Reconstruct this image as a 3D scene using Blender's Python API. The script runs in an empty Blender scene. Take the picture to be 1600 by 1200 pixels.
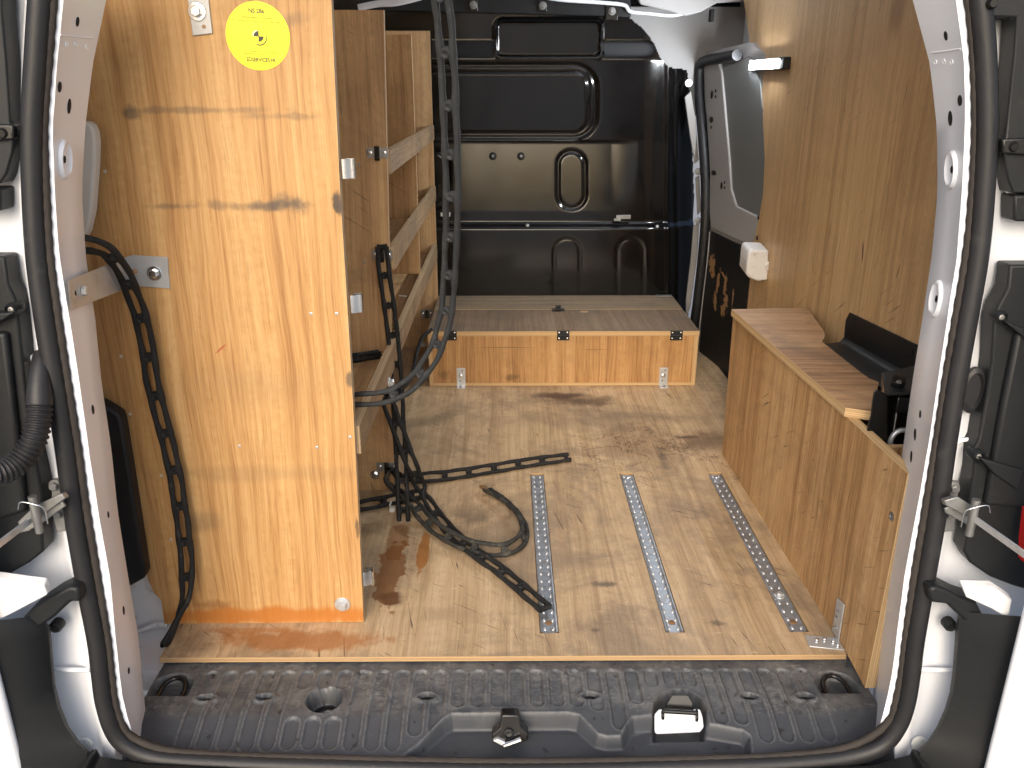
import bpy, bmesh, math, random
import numpy as np
from mathutils import Vector, Matrix, Euler
from mathutils.bvhtree import BVHTree

random.seed(7)
scene = bpy.context.scene
col = scene.collection
V = Vector

# ------------------------------------------------------------------ camera
# floor: z = 0, its rear edge: y = 0, +y runs forward into the cargo bay (metres)
F = 1300.0                                   # focal length in photo pixels (1600 wide)
CAM = V((0.0, -1.127, 0.88))
TH = math.atan(470.0 / F)                    # pitch down
PSI = math.atan(10.0 * math.cos(TH) / F)     # slight yaw
cam_d = bpy.data.cameras.new("camera")
cam = bpy.data.objects.new("camera", cam_d)
col.objects.link(cam)
cam.location = CAM
cam.rotation_euler = (math.pi / 2 - TH, 0, -PSI)
cam_d.sensor_width = 36.0
cam_d.lens = F / 1600.0 * 36.0
cam_d.clip_start = 0.02
cam_d.clip_end = 500.0
scene.camera = cam

# ------------------------------------------------------------------ light
SUN_EL, SUN_AZ = 30.0, 190.0                 # behind the camera, overcast
world = bpy.data.worlds.new("World")
scene.world = world
world.use_nodes = True
wn = world.node_tree
bg = wn.nodes["Background"]
sky = wn.nodes.new("ShaderNodeTexSky")
sky.sky_type = 'NISHITA'
sky.sun_disc = False
sky.sun_elevation = math.radians(SUN_EL)
sky.sun_rotation = math.radians(SUN_AZ)
sky.air_density = 1.0
sky.dust_density = 4.0
sky.ozone_density = 1.0
hsv = wn.nodes.new("ShaderNodeHueSaturation")   # overcast: the blue is veiled by cloud
hsv.inputs["Saturation"].default_value = 0.95
wn.links.new(sky.outputs[0], hsv.inputs["Color"])
wn.links.new(hsv.outputs[0], bg.inputs["Color"])
bg.inputs["Strength"].default_value = 0.15
sun_d = bpy.data.lights.new("sun", 'SUN')
sun_d.energy = 0.5
sun_d.angle = math.radians(60)
sun_d.color = (1.0, 0.99, 0.97)
sun = bpy.data.objects.new("sun", sun_d)
col.objects.link(sun)
_el, _az = math.radians(SUN_EL), math.radians(SUN_AZ)
_d = V((math.sin(_az) * math.cos(_el), math.cos(_az) * math.cos(_el), math.sin(_el)))
sun.rotation_euler = _d.to_track_quat('Z', 'Y').to_euler()
sun.location = (0, -3, 6)

scene.view_settings.view_transform = 'Standard'
scene.view_settings.look = 'None'
scene.view_settings.gamma = 1.0
scene.view_settings.exposure = 0.84
scene.render.engine = 'CYCLES'
scene.cycles.max_bounces = 6
scene.cycles.diffuse_bounces = 4
scene.cycles.glossy_bounces = 3
scene.cycles.use_adaptive_sampling = True
scene.cycles.adaptive_threshold = 0.035
scene.cycles.adaptive_min_samples = 16
scene.cycles.use_light_tree = False
world.cycles.sampling_method = 'MANUAL'
world.cycles.sample_map_resolution = 256
scene.cycles.use_denoising = True

# ------------------------------------------------------------------ measuring helpers
RM = Euler((math.pi / 2 - TH, 0, -PSI)).to_matrix()
RI = RM.transposed()

def ray(px, py):
    return RM @ V(((px - 800) / F, (600 - py) / F, -1.0))

def on_plane(px, py, p0, n):
    d = ray(px, py)
    t = (V(p0) - CAM).dot(V(n)) / d.dot(V(n))
    return CAM + d * t

def aty(px, py, y): return on_plane(px, py, (0, y, 0), (0, 1, 0))
def atz(px, py, z): return on_plane(px, py, (0, 0, z), (0, 0, 1))
def atx(px, py, x): return on_plane(px, py, (x, 0, 0), (1, 0, 0))

def tail(px, py, off=0.0):                   # the slightly raked plane of the rear opening
    return on_plane(px, py, (0, -0.19 + off, 0), (0, 1, -0.06))

def lerp_rows(rows, vals, r):
    return float(np.interp(r, rows, vals))

# ------------------------------------------------------------------ materials
def nd(nt, kind, ins=None, **attrs):
    n = nt.nodes.new(kind)
    for k, v in attrs.items():
        setattr(n, k, v)
    for k, v in (ins or {}).items():
        if isinstance(v, bpy.types.NodeSocket):
            nt.links.new(v, n.inputs[k])
        else:
            n.inputs[k].default_value = v
    return n

def new_mat(name):
    m = bpy.data.materials.new(name)
    m.use_nodes = True
    nt = m.node_tree
    return m, nt, nt.nodes["Principled BSDF"]

def c4(c): return (c[0], c[1], c[2], 1.0)

def ramp(nt, fac, stops):
    r = nt.nodes.new("ShaderNodeValToRGB")
    e = r.color_ramp.elements
    while len(e) < len(stops):
        e.new(0.5)
    for i, (p, c) in enumerate(stops):
        e[i].position = p
        e[i].color = c4(c) if len(c) == 3 else c
    nt.links.new(fac, r.inputs[0])
    return r.outputs[0]

def mix(nt, fac, a, b, mode='MIX'):
    n = nt.nodes.new("ShaderNodeMixRGB")
    n.blend_type = mode
    for k, v in (("Fac", fac), ("Color1", a), ("Color2", b)):
        if isinstance(v, bpy.types.NodeSocket):
            nt.links.new(v, n.inputs[k])
        elif k == "Fac":
            n.inputs[k].default_value = v
        else:
            n.inputs[k].default_value = c4(v)
    return n.outputs[0]

def math_n(nt, op, a, b=0.0, clamp=False):
    n = nt.nodes.new("ShaderNodeMath")
    n.operation = op
    n.use_clamp = clamp
    for i, v in enumerate((a, b)):
        if isinstance(v, bpy.types.NodeSocket):
            nt.links.new(v, n.inputs[i])
        else:
            n.inputs[i].default_value = v
    return n.outputs[0]

def maprange(nt, val, a, b, c=0.0, d=1.0, smooth=True):
    n = nt.nodes.new("ShaderNodeMapRange")
    n.interpolation_type = 'SMOOTHSTEP' if smooth else 'LINEAR'
    nt.links.new(val, n.inputs[0])
    for i, v in enumerate((a, b, c, d)):
        n.inputs[i + 1].default_value = v
    return n.outputs[0]

def noise(nt, vec, scale, detail=4, rough=0.55, dist=0.0, dim='2D'):
    detail = min(detail, 3.0) if detail < 6 else 5.0
    n = nd(nt, "ShaderNodeTexNoise", noise_dimensions=dim, ins={"Vector": vec, "Scale": scale, "Detail": detail, "Roughness": rough, "Distortion": dist})
    return n.outputs["Fac"]

def mapping(nt, vec, loc=(0, 0, 0), rot=0.0, scale=(1, 1, 1), kind='POINT'):
    n = nd(nt, "ShaderNodeMapping", {"Vector": vec, "Location": loc, "Rotation": (0, 0, rot), "Scale": scale}, vector_type=kind)
    return n.outputs[0]

STAIN_NOISE = {}

def stain_mask(nt, uv, cx, cy, rx, ry, rot=0.0, soft=0.5, nz=0.5, nscale=30.0, nstretch=(1, 1)):
    v = mapping(nt, uv, (cx, cy, 0), rot, (rx, ry, 1), 'TEXTURE')
    ln = nd(nt, "ShaderNodeVectorMath", {0: v}, operation='LENGTH').outputs["Value"]
    if nz:
        nscale = min((12.0, 28.0, 70.0), key=lambda q: abs(math.log(q / nscale)))
        key = (nt.name, id(nt), nscale, nstretch)
        if key not in STAIN_NOISE:
            STAIN_NOISE[key] = noise(nt, mapping(nt, uv, scale=(nstretch[0], nstretch[1], 1)), nscale, 4, 0.6)
        nn = STAIN_NOISE[key]
        ln = math_n(nt, 'ADD', ln, math_n(nt, 'MULTIPLY', math_n(nt, 'SUBTRACT', nn, 0.5), nz * 2))
    return maprange(nt, ln, 1.0, 1.0 - soft)

def wood(name, dark, mid, light, axis='v', rough=0.6, stains=(), dirt=0.0, dirt_col=(0.07, 0.055, 0.04),
         strip=0.085, strip_amp=0.25, fine=1.0, scratch=0.0, scratch_col=(0.06, 0.04, 0.025), grime_scale=5.0, curl=0.2, spec=0.35, fig=0.40, veins=0.0):
    m, nt, b = new_mat(name)
    uv = nd(nt, "ShaderNodeTexCoord").outputs["UV"]
    rnd = nd(nt, "ShaderNodeObjectInfo").outputs["Random"]
    base = uv if axis == 'v' else mapping(nt, uv, rot=math.pi / 2)
    off = nd(nt, "ShaderNodeCombineXYZ", {0: math_n(nt, 'MULTIPLY', rnd, 13.7), 1: math_n(nt, 'MULTIPLY', rnd, 7.1), 2: math_n(nt, 'MULTIPLY', rnd, 5.0)}).outputs[0]
    p = nd(nt, "ShaderNodeVectorMath", {0: base, 1: off}, operation='ADD').outputs[0]
    w = noise(nt, mapping(nt, p, scale=(5, 1.6, 1)), 1.0, 3)
    wv = nd(nt, "ShaderNodeCombineXYZ", {0: math_n(nt, 'MULTIPLY', math_n(nt, 'SUBTRACT', w, 0.5), 0.028)}).outputs[0]
    q = nd(nt, "ShaderNodeVectorMath", {0: p, 1: wv}, operation='ADD').outputs[0]
    n1 = noise(nt, mapping(nt, q, scale=(36, 0.45, 1)), 1.0, 4, 0.6)
    n2 = noise(nt, mapping(nt, q, scale=(150, 3.0, 1)), 1.0, 4, 0.65)
    n3 = noise(nt, mapping(nt, q, scale=(420, 13, 1)), 1.0, 3, 0.6)
    n4 = noise(nt, mapping(nt, q, scale=(45, 75, 1)), 1.0, 3, 0.6)
    sx = nd(nt, "ShaderNodeSeparateXYZ", {0: p}).outputs[0]
    st = nd(nt, "ShaderNodeTexWhiteNoise", {"W": math_n(nt, 'FLOOR', math_n(nt, 'DIVIDE', sx, strip))}, noise_dimensions='1D').outputs["Value"]
    val = math_n(nt, 'ADD', math_n(nt, 'ADD', math_n(nt, 'MULTIPLY', n1, fig), 0.25 - fig * 0.5), math_n(nt, 'ADD', math_n(nt, 'MULTIPLY', n2, 0.46), -0.02))
    val = math_n(nt, 'ADD', val, math_n(nt, 'MULTIPLY', math_n(nt, 'SUBTRACT', n3, 0.45), 0.34 * fine))
    val = math_n(nt, 'ADD', val, math_n(nt, 'MULTIPLY', math_n(nt, 'SUBTRACT', st, 0.5), strip_amp))
    band = maprange(nt, n1, 0.5, 0.62)
    val = math_n(nt, 'ADD', val, math_n(nt, 'MULTIPLY', math_n(nt, 'MULTIPLY', math_n(nt, 'SUBTRACT', n4, 0.5), band), curl))
    colr = ramp(nt, val, [(0.30, dark), (0.46, mid), (0.63, light)])
    pores = maprange(nt, n3, 0.6, 0.72)
    colr = mix(nt, math_n(nt, 'MULTIPLY', pores, 0.35 * fine), colr, tuple(x * 0.5 for x in dark))
    if dirt > 0:
        g = noise(nt, mapping(nt, uv, loc=(3.1, 1.7, 0)), grime_scale, 8, 0.68, 0.6)
        g2 = noise(nt, mapping(nt, uv, loc=(1.1, 5.7, 0)), grime_scale * 6, 6, 0.7, 0.3)
        gm = math_n(nt, 'ADD', math_n(nt, 'MULTIPLY', g, 0.75), math_n(nt, 'MULTIPLY', g2, 0.25))
        colr = mix(nt, math_n(nt, 'MULTIPLY', maprange(nt, gm, 0.42, 0.66), dirt), colr, dirt_col)
        spk = noise(nt, uv, 160.0, 3, 0.5)
        colr = mix(nt, math_n(nt, 'MULTIPLY', maprange(nt, spk, 0.70, 0.78), min(1.0, dirt)), colr, tuple(x * 0.7 for x in dirt_col))
    if scratch > 0:
        for k, (rot, sc, loc) in enumerate(((0.6, (9, 210, 1), 3.0), (1.38, (6, 200, 1), 12.0))):
            sv = mapping(nt, mapping(nt, uv, rot=rot), (loc, loc * 0.7, 0), 0, sc)
            s1 = noise(nt, sv, 1.0, 2, 0.5, 0.4)
            s2 = noise(nt, mapping(nt, uv, loc=(loc, 0, 0)), 6.0, 3, 0.6)
            sm = math_n(nt, 'MULTIPLY', maprange(nt, s1, 0.715, 0.74), maprange(nt, s2, 0.48, 0.6))
            colr = mix(nt, math_n(nt, 'MULTIPLY', sm, scratch), colr, scratch_col)
    if veins > 0:                                                    # dried tide marks and scrapes
        vn = noise(nt, mapping(nt, uv, loc=(7.3, 2.9, 0)), 5.5, 6, 0.62)
        ridge = maprange(nt, math_n(nt, 'ABSOLUTE', math_n(nt, 'SUBTRACT', vn, 0.5)), 0.013, 0.002)
        vm = stain_mask(nt, uv, *uvf(1020, 710), 0.34, 0.30, soft=0.8, nz=0.6, nscale=12)
        colr = mix(nt, math_n(nt, 'MULTIPLY', math_n(nt, 'MULTIPLY', ridge, vm), min(1.0, veins * 1.6)), colr, (0.11, 0.055, 0.028))
        blot = noise(nt, mapping(nt, uv, loc=(2.2, 4.4, 0)), 11.0, 7, 0.72)
        colr = mix(nt, math_n(nt, 'MULTIPLY', maprange(nt, blot, 0.55, 0.72), veins * 0.45), colr, (0.12, 0.09, 0.068))
        pale = noise(nt, mapping(nt, uv, rot=0.35, scale=(26, 150, 1)), 1.0, 2)
        colr = mix(nt, math_n(nt, 'MULTIPLY', maprange(nt, pale, 0.735, 0.765), veins), colr, (0.62, 0.47, 0.30))
    rg = rough
    for s in stains:
        s = dict(s)
        c, a, wet = s.pop('col'), s.pop('a', 0.7), s.pop('wet', 0.0)
        mode = s.pop('mode', 'MIX')
        mk = math_n(nt, 'MULTIPLY', stain_mask(nt, uv, **s), a)
        colr = mix(nt, mk, colr, c, mode)
        if wet:
            rg = mix(nt, math_n(nt, 'MULTIPLY', mk, wet), (rough,) * 3 if not isinstance(rg, bpy.types.NodeSocket) else rg, (0.22,) * 3)
    nt.links.new(colr, b.inputs["Base Color"])
    if isinstance(rg, bpy.types.NodeSocket):
        nt.links.new(rg, b.inputs["Roughness"])
    else:
        rv = math_n(nt, 'ADD', rough - 0.08, math_n(nt, 'MULTIPLY', n2, 0.16))
        nt.links.new(rv, b.inputs["Roughness"])
    b.inputs["Specular IOR Level"].default_value = spec
    hgt = math_n(nt, 'ADD', math_n(nt, 'MULTIPLY', n3, 0.6), math_n(nt, 'MULTIPLY', n2, 0.4))
    bp = nd(nt, "ShaderNodeBump", {"Height": hgt, "Strength": 0.18, "Distance": 0.001})
    nt.links.new(bp.outputs[0], b.inputs["Normal"])
    return m

def ply_edge(name, light=(0.62, 0.43, 0.22), dark=(0.30, 0.17, 0.075), plies=5.0):
    m, nt, b = new_mat(name)
    uv = nd(nt, "ShaderNodeTexCoord").outputs["UV"]
    s = nd(nt, "ShaderNodeSeparateXYZ", {0: uv})
    nz = noise(nt, mapping(nt, uv, scale=(40, 2, 1)), 1.0, 3)
    v = math_n(nt, 'ADD', math_n(nt, 'MULTIPLY', s.outputs[1], plies), math_n(nt, 'MULTIPLY', nz, 0.35))
    st = nd(nt, "ShaderNodeTexWhiteNoise", {"W": math_n(nt, 'FLOOR', v)}, noise_dimensions='1D').outputs["Value"]
    tri = math_n(nt, 'PINGPONG', v, 0.5)
    fine = noise(nt, mapping(nt, uv, scale=(300, 30, 1)), 1.0, 4, 0.7)
    base = ramp(nt, math_n(nt, 'ADD', math_n(nt, 'MULTIPLY', st, 0.6), math_n(nt, 'MULTIPLY', fine, 0.4)), [(0.1, tuple(0.6 * x + 0.4 * y for x, y in zip(light, dark))), (0.6, light)])
    base = mix(nt, math_n(nt, 'MULTIPLY', maprange(nt, tri, 0.16, 0.03), 0.75), base, dark)
    nt.links.new(base, b.inputs["Base Color"])
    b.inputs["Roughness"].default_value = 0.75
    return m

def plain(name, colr, rough=0.5, metal=0.0, var=0.15, nscale=12.0, bump=0.0, bscale=300.0, spec=0.5, coat=0.0, speck=None, emit=None):
    m, nt, b = new_mat(name)
    pos = nd(nt, "ShaderNodeNewGeometry").outputs["Position"]
    n = noise(nt, pos, nscale, 3, 0.6, dim='3D')
    base = mix(nt, n, tuple(x * (1 - var) for x in colr), tuple(min(1, x * (1 + var)) for x in colr))
    if speck:
        sc, lo, hi, cc, amt = speck
        k = noise(nt, pos, sc, 3, 0.65, dim='3D')
        base = mix(nt, math_n(nt, 'MULTIPLY', maprange(nt, k, lo, hi), amt), base, cc)
    nt.links.new(base, b.inputs["Base Color"])
    nt.links.new(math_n(nt, 'ADD', rough - 0.07, math_n(nt, 'MULTIPLY', n, 0.14)), b.inputs["Roughness"])
    b.inputs["Metallic"].default_value = metal
    b.inputs["Specular IOR Level"].default_value = spec
    b.inputs["Coat Weight"].default_value = coat
    b.inputs["Coat Roughness"].default_value = 0.12
    if bump:
        h = noise(nt, pos, bscale, 2, 0.6, dim='3D')
        bp = nd(nt, "ShaderNodeBump", {"Height": h, "Strength": bump, "Distance": 0.001})
        nt.links.new(bp.outputs[0], b.inputs["Normal"])
    if emit:
        b.inputs["Emission Color"].default_value = c4(emit[0])
        b.inputs["Emission Strength"].default_value = emit[1]
    return m

def sill_plastic():
    m, nt, b = new_mat("sill_plastic")
    pos = nd(nt, "ShaderNodeNewGeometry").outputs["Position"]
    n = noise(nt, pos, 9.0, 6, 0.6)
    base = mix(nt, n, (0.036, 0.040, 0.047), (0.058, 0.063, 0.072))
    sy = nd(nt, "ShaderNodeSeparateXYZ", {0: pos})
    # foot-worn tread: the trodden upper strip is scuffed grey, the lower apron is not
    tread = maprange(nt, sy.outputs[1], -0.125, -0.10)
    big = noise(nt, pos, 13.0, 5, 0.6, 0.5)
    s1 = noise(nt, mapping(nt, pos, rot=0.9, scale=(40, 500, 60)), 1.0, 3, 0.6, 0.8)
    s2 = noise(nt, mapping(nt, pos, rot=-0.7, scale=(60, 420, 60)), 1.0, 3, 0.6, 0.8)
    s3 = noise(nt, pos, 130.0, 6, 0.75)
    sc = math_n(nt, 'MAXIMUM', maprange(nt, s1, 0.60, 0.72), maprange(nt, s2, 0.62, 0.74))
    sc = math_n(nt, 'MAXIMUM', sc, math_n(nt, 'MULTIPLY', maprange(nt, s3, 0.46, 0.7), 0.75))
    wear = math_n(nt, 'MULTIPLY', math_n(nt, 'MULTIPLY', sc, maprange(nt, big, 0.40, 0.64)), tread)
    dust = math_n(nt, 'MULTIPLY', math_n(nt, 'MULTIPLY', maprange(nt, noise(nt, pos, 24.0, 3, 0.7), 0.35, 0.68), tread), 0.42)
    base = mix(nt, dust, base, (0.17, 0.168, 0.160))
    base = mix(nt, math_n(nt, 'MULTIPLY', wear, 0.7), base, (0.27, 0.265, 0.25))
    few = math_n(nt, 'MULTIPLY', maprange(nt, s1, 0.72, 0.76), 0.4)
    base = mix(nt, few, base, (0.22, 0.22, 0.21))
    rim_hl = nd(nt, "ShaderNodeAttribute", attribute_name="rim_highlight").outputs["Fac"]  # paler rim lines: edge highlight painted in, broken up like scuffs
    base = mix(nt, math_n(nt, 'MULTIPLY', math_n(nt, 'MULTIPLY', rim_hl, maprange(nt, s3, 0.3, 0.62)), 0.5), base, (0.20, 0.20, 0.195))
    sp = noise(nt, pos, 60.0, 2, 0.5)
    base = mix(nt, math_n(nt, 'MULTIPLY', maprange(nt, sp, 0.73, 0.76), 0.8), base, (0.012, 0.012, 0.013))
    nt.links.new(base, b.inputs["Base Color"])
    nt.links.new(math_n(nt, 'ADD', 0.47, math_n(nt, 'MULTIPLY', wear, 0.3)), b.inputs["Roughness"])
    b.inputs["Specular IOR Level"].default_value = 0.5
    h = noise(nt, pos, 900.0, 2, 0.5)
    bp = nd(nt, "ShaderNodeBump", {"Height": h, "Strength": 0.12, "Distance": 0.0006})
    nt.links.new(bp.outputs[0], b.inputs["Normal"])
    return m

def uvx(px, py, y):      # uv (= x, z in metres) on an upright board at depth y
    p = aty(px, py, y); return p.x, p.z
def uvf(px, py):         # uv (= x, y) on the floor
    p = atz(px, py, 0.0); return p.x, p.y
def uvl(px, py):         # uv (= y, z) on the wall lining
    p = atx(px, py, XL); return p.y, p.z

Y1 = 0.091               # rear face of the shelving end panel
XL = 0.727               # inner face of the wall lining

def st(fn, px, py, rx, ry, colr, a=0.7, **k):
    cx, cy = fn(px, py)
    d = dict(cx=cx, cy=cy, rx=rx, ry=ry, col=colr, a=a)
    d.update(k)
    return d

fe = lambda px, py: uvx(px, py, Y1)
GREY = (0.085, 0.07, 0.055)
ORANGE = (0.36, 0.13, 0.025)
end_stains = [
    st(fe, 300, 172, 0.13, 0.006, GREY, 0.45, soft=0.9, nz=1.0, nscale=28),
    st(fe, 205, 176, 0.018, 0.013, GREY, 0.6, soft=0.7, nz=0.5, nscale=60),
    st(fe, 450, 182, 0.07, 0.006, GREY, 0.4, soft=0.9, nz=1.0, nscale=28),
    st(fe, 400, 322, 0.14, 0.009, GREY, 0.5, soft=0.9, nz=1.1, nscale=28),
    st(fe, 452, 320, 0.034, 0.026, GREY, 0.75, soft=0.9, nz=1.0, nscale=28),
    st(fe, 412, 322, 0.03, 0.012, GREY, 0.6, soft=0.9, nz=0.6, nscale=45),
    st(fe, 265, 322, 0.045, 0.006, GREY, 0.5, soft=0.9, nz=0.6, nscale=45),
    st(fe, 528, 318, 0.010, 0.020, (0.03, 0.03, 0.032), 0.85, soft=0.5, nz=0.35, nscale=70),
    st(fe, 548, 592, 0.010, 0.016, (0.05, 0.05, 0.05), 0.7, soft=0.5, nz=0.35, nscale=70),
    st(fe, 558, 825, 0.004, 0.030, (0.05, 0.04, 0.03), 0.7, soft=0.6, nz=0.5, nscale=70),
    st(fe, 310, 815, 0.05, 0.03, GREY, 0.35, soft=0.9, nz=0.6, nscale=25),
    st(fe, 420, 962, 0.32, 0.022, (0.40, 0.135, 0.02), 0.85, soft=0.6, nz=0.55, nscale=26, nstretch=(1, 0.3)),
    st(fe, 335, 945, 0.05, 0.012, (0.20, 0.07, 0.02), 0.5, soft=0.8, nz=0.6, nscale=50),
    st(fe, 345, 545, 0.016, 0.0022, (0.35, 0.05, 0.02), 0.7, soft=0.6, nz=0.2, rot=0.7),
    st(fe, 450, 35, 0.05, 0.012, GREY, 0.35, soft=0.9, nz=0.6, nscale=50, rot=0.3),
    st(fe, 395, 740, 0.3, 0.02, GREY, 0.18, soft=0.9, nz=0.6, nscale=14),
    st(fe, 380, 600, 0.2, 0.05, GREY, 0.14, soft=0.9, nz=0.6, nscale=14),
]
M = {}
M['wood_end'] = wood("okoume_end_panel", (0.30, 0.145, 0.05), (0.45, 0.25, 0.094), (0.56, 0.345, 0.148), stains=end_stains, strip_amp=0.10, rough=0.5, curl=0.2)
M['wood_shelf'] = wood("okoume_shelf", (0.31, 0.18, 0.082), (0.47, 0.285, 0.135), (0.57, 0.38, 0.19), strip_amp=0.10, dirt=0.25, scratch=0.55)
M['wood_lip'] = wood("pine_lip", (0.13, 0.08, 0.042), (0.25, 0.16, 0.085), (0.34, 0.235, 0.135), strip_amp=0.05, axis='u', dirt=0.5, rough=0.7)
M['wood_box'] = wood("okoume_box_front", (0.28, 0.135, 0.05), (0.46, 0.255, 0.10), (0.57, 0.345, 0.155), strip_amp=0.10, stains=[
    st(lambda a, b: uvx(a, b, 1.29), 800, 590, 0.03, 0.014, (0.08, 0.05, 0.03), 0.6, soft=0.8, nz=0.7, nscale=90),
    st(lambda a, b: uvx(a, b, 1.29), 695, 585, 0.03, 0.02, (0.10, 0.06, 0.03), 0.5, soft=0.9, nz=0.7, nscale=60),
    st(lambda a, b: uvx(a, b, 1.29), 790, 543, 0.11, 0.0012, (0.06, 0.03, 0.02), 0.6, soft=0.6, nz=0.6, nscale=60),
    st(lambda a, b: uvx(a, b, 1.29), 930, 546, 0.05, 0.0012, (0.06, 0.03, 0.02), 0.6, soft=0.6, nz=0.6, nscale=60)], dirt=0.15)
M['wood_lid'] = wood("worn_box_lid", (0.12, 0.08, 0.05), (0.19, 0.13, 0.083), (0.26, 0.19, 0.125), strip_amp=0.04, axis='v', dirt=0.5, dirt_col=(0.10, 0.085, 0.07), rough=0.62)
M['wood_lid_back'] = wood("worn_lid_rear_strip", (0.16, 0.115, 0.07), (0.25, 0.185, 0.12), (0.33, 0.26, 0.18), strip_amp=0.04, axis='u', dirt=0.4, dirt_col=(0.12, 0.10, 0.08), rough=0.62)
WET = (0.20, 0.078, 0.024)
DARK = (0.055, 0.035, 0.022)
floor_stains = [
    st(uvf, 610, 895, 0.028, 0.13, WET, 0.78, wet=0.9, soft=0.14, nz=0.85, nscale=28),
    st(uvf, 621, 845, 0.023, 0.085, WET, 0.6, wet=0.9, soft=0.14, nz=0.6, nscale=28),
    st(uvf, 612, 935, 0.03, 0.035, (0.07, 0.03, 0.015), 0.6, soft=0.7, nz=0.5, nscale=40),
    st(uvf, 661, 866, 0.013, 0.085, (0.30, 0.115, 0.022), 0.82, wet=0.9, soft=0.16, nz=0.5, nscale=28),
    st(uvf, 470, 1000, 0.17, 0.032, (0.30, 0.11, 0.025), 0.72, soft=0.5, nz=0.6, nscale=20),
    st(uvf, 390, 985, 0.10, 0.012, (0.33, 0.13, 0.03), 0.6, soft=0.6, nz=0.6, nscale=26),
    st(uvf, 305, 1005, 0.05, 0.05, (0.10, 0.065, 0.04), 0.4, soft=0.8, nz=0.6, nscale=30),
    st(uvf, 905, 625, 0.13, 0.06, (0.05, 0.028, 0.026), 0.75, soft=0.8, nz=0.7, nscale=12),
    st(uvf, 870, 618, 0.16, 0.03, (0.045, 0.025, 0.024), 0.75, soft=0.8, nz=0.6, nscale=14),
    st(uvf, 1075, 683, 0.05, 0.014, (0.03, 0.025, 0.025), 0.75, soft=0.8, nz=0.5, nscale=40),
    st(uvf, 1035, 715, 0.014, 0.10, (0.05, 0.04, 0.035), 0.6, soft=0.9, nz=0.5, nscale=26),
    st(uvf, 1000, 690, 0.22, 0.16, (0.11, 0.06, 0.03), 0.45, soft=0.9, nz=0.8, nscale=9),
    st(uvf, 1100, 690, 0.10, 0.12, (0.10, 0.05, 0.028), 0.45, soft=0.9, nz=0.8, nscale=12),
    st(uvf, 945, 913, 0.035, 0.016, (0.04, 0.04, 0.04), 0.75, soft=0.9, nz=0.6, nscale=50),
    st(uvf, 735, 805, 0.06, 0.06, (0.07, 0.06, 0.05), 0.55, soft=0.9, nz=0.6, nscale=22),
    st(uvf, 930, 985, 0.012, 0.010, (0.05, 0.04, 0.03), 0.6, soft=0.8, nz=0.6, nscale=70),
    st(uvf, 1120, 974, 0.022, 0.012, (0.05, 0.04, 0.03), 0.6, soft=0.8, nz=0.7, nscale=70),
    st(uvf, 700, 960, 0.1, 0.035, (0.28, 0.19, 0.115), 0.4, soft=0.9, nz=0.6, nscale=20),
    st(uvf, 600, 700, 0.3, 0.3, (0.08, 0.06, 0.04), 0.25, soft=0.9, nz=0.6, nscale=8),
    st(uvf, 930, 655, 0.4, 0.12, (0.13, 0.098, 0.068), 0.42, soft=0.9, nz=0.7, nscale=10),
]
M['wood_floor'] = wood("worn_floor_ply", (0.32, 0.215, 0.118), (0.46, 0.325, 0.188), (0.56, 0.415, 0.26), strip=0.13, strip_amp=0.10, stains=floor_stains,
                       dirt=0.62, dirt_col=(0.17, 0.13, 0.092), rough=0.52, scratch=0.8, grime_scale=4.0, curl=0.2, veins=0.5)
line_stains = [
    st(uvl, 1348, 393, 0.0045, 0.028, (0.045, 0.025, 0.018), 0.85, soft=0.5, nz=0.15, rot=-0.22, nscale=80),
    st(uvl, 1403, 425, 0.002, 0.018, (0.05, 0.03, 0.02), 0.8, soft=0.5, nz=0.4, rot=0.25, nscale=80),
    st(uvl, 1262, 172, 0.014, 0.0016, (0.04, 0.03, 0.02), 0.8, soft=0.5, nz=0.3, rot=0.9, nscale=90),
    st(uvl, 1258, 170, 0.012, 0.0016, (0.04, 0.03, 0.02), 0.8, soft=0.5, nz=0.3, rot=-0.8, nscale=90),
    st(uvl, 1232, 145, 0.02, 0.0015, (0.05, 0.035, 0.02), 0.7, soft=0.5, nz=0.4, rot=-0.4, nscale=90),
    st(uvl, 1320, 165, 0.0016, 0.03, (0.06, 0.035, 0.02), 0.7, soft=0.5, nz=0.3, rot=-0.1, nscale=90),
    st(uvl, 1294, 95, 0.003, 0.003, (0.04, 0.02, 0.015), 0.8, soft=0.5, nz=0.3),
    st(uvl, 1296, 364, 0.0016, 0.03, (0.07, 0.04, 0.02), 0.7, soft=0.5, nz=0.3, rot=0.1),
    st(uvl, 1270, 410, 0.0012, 0.035, (0.08, 0.05, 0.03), 0.6, soft=0.5, nz=0.3, rot=-0.45),
    st(uvl, 1400, 20, 0.05, 0.06, (0.20, 0.09, 0.035), 0.5, soft=0.9, nz=0.6, nscale=16, nstretch=(3, 0.6)),
]
M['wood_line'] = wood("okoume_lining", (0.41, 0.255, 0.12), (0.56, 0.36, 0.175), (0.64, 0.44, 0.235), strip=0.105, strip_amp=0.14, stains=line_stains, scratch=0.6, rough=0.42, curl=0.2, dirt=0.12, spec=0.5)
M['wood_arch'] = wood("okoume_arch_panel", (0.29, 0.155, 0.062), (0.47, 0.28, 0.125), (0.58, 0.38, 0.19), strip=0.16, strip_amp=0.12, scratch=0.75, dirt=0.2, rough=0.5, fine=1.5)
M['wood_arch_top'] = wood("okoume_arch_top", (0.20, 0.10, 0.045), (0.38, 0.22, 0.105), (0.48, 0.30, 0.155), axis='u', dirt=0.4, fine=1.5)
M['edge'] = ply_edge("ply_edge")
M['edge_floor'] = ply_edge("ply_edge_floor", light=(0.47, 0.31, 0.155), dark=(0.16, 0.09, 0.045), plies=3.0)
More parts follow.
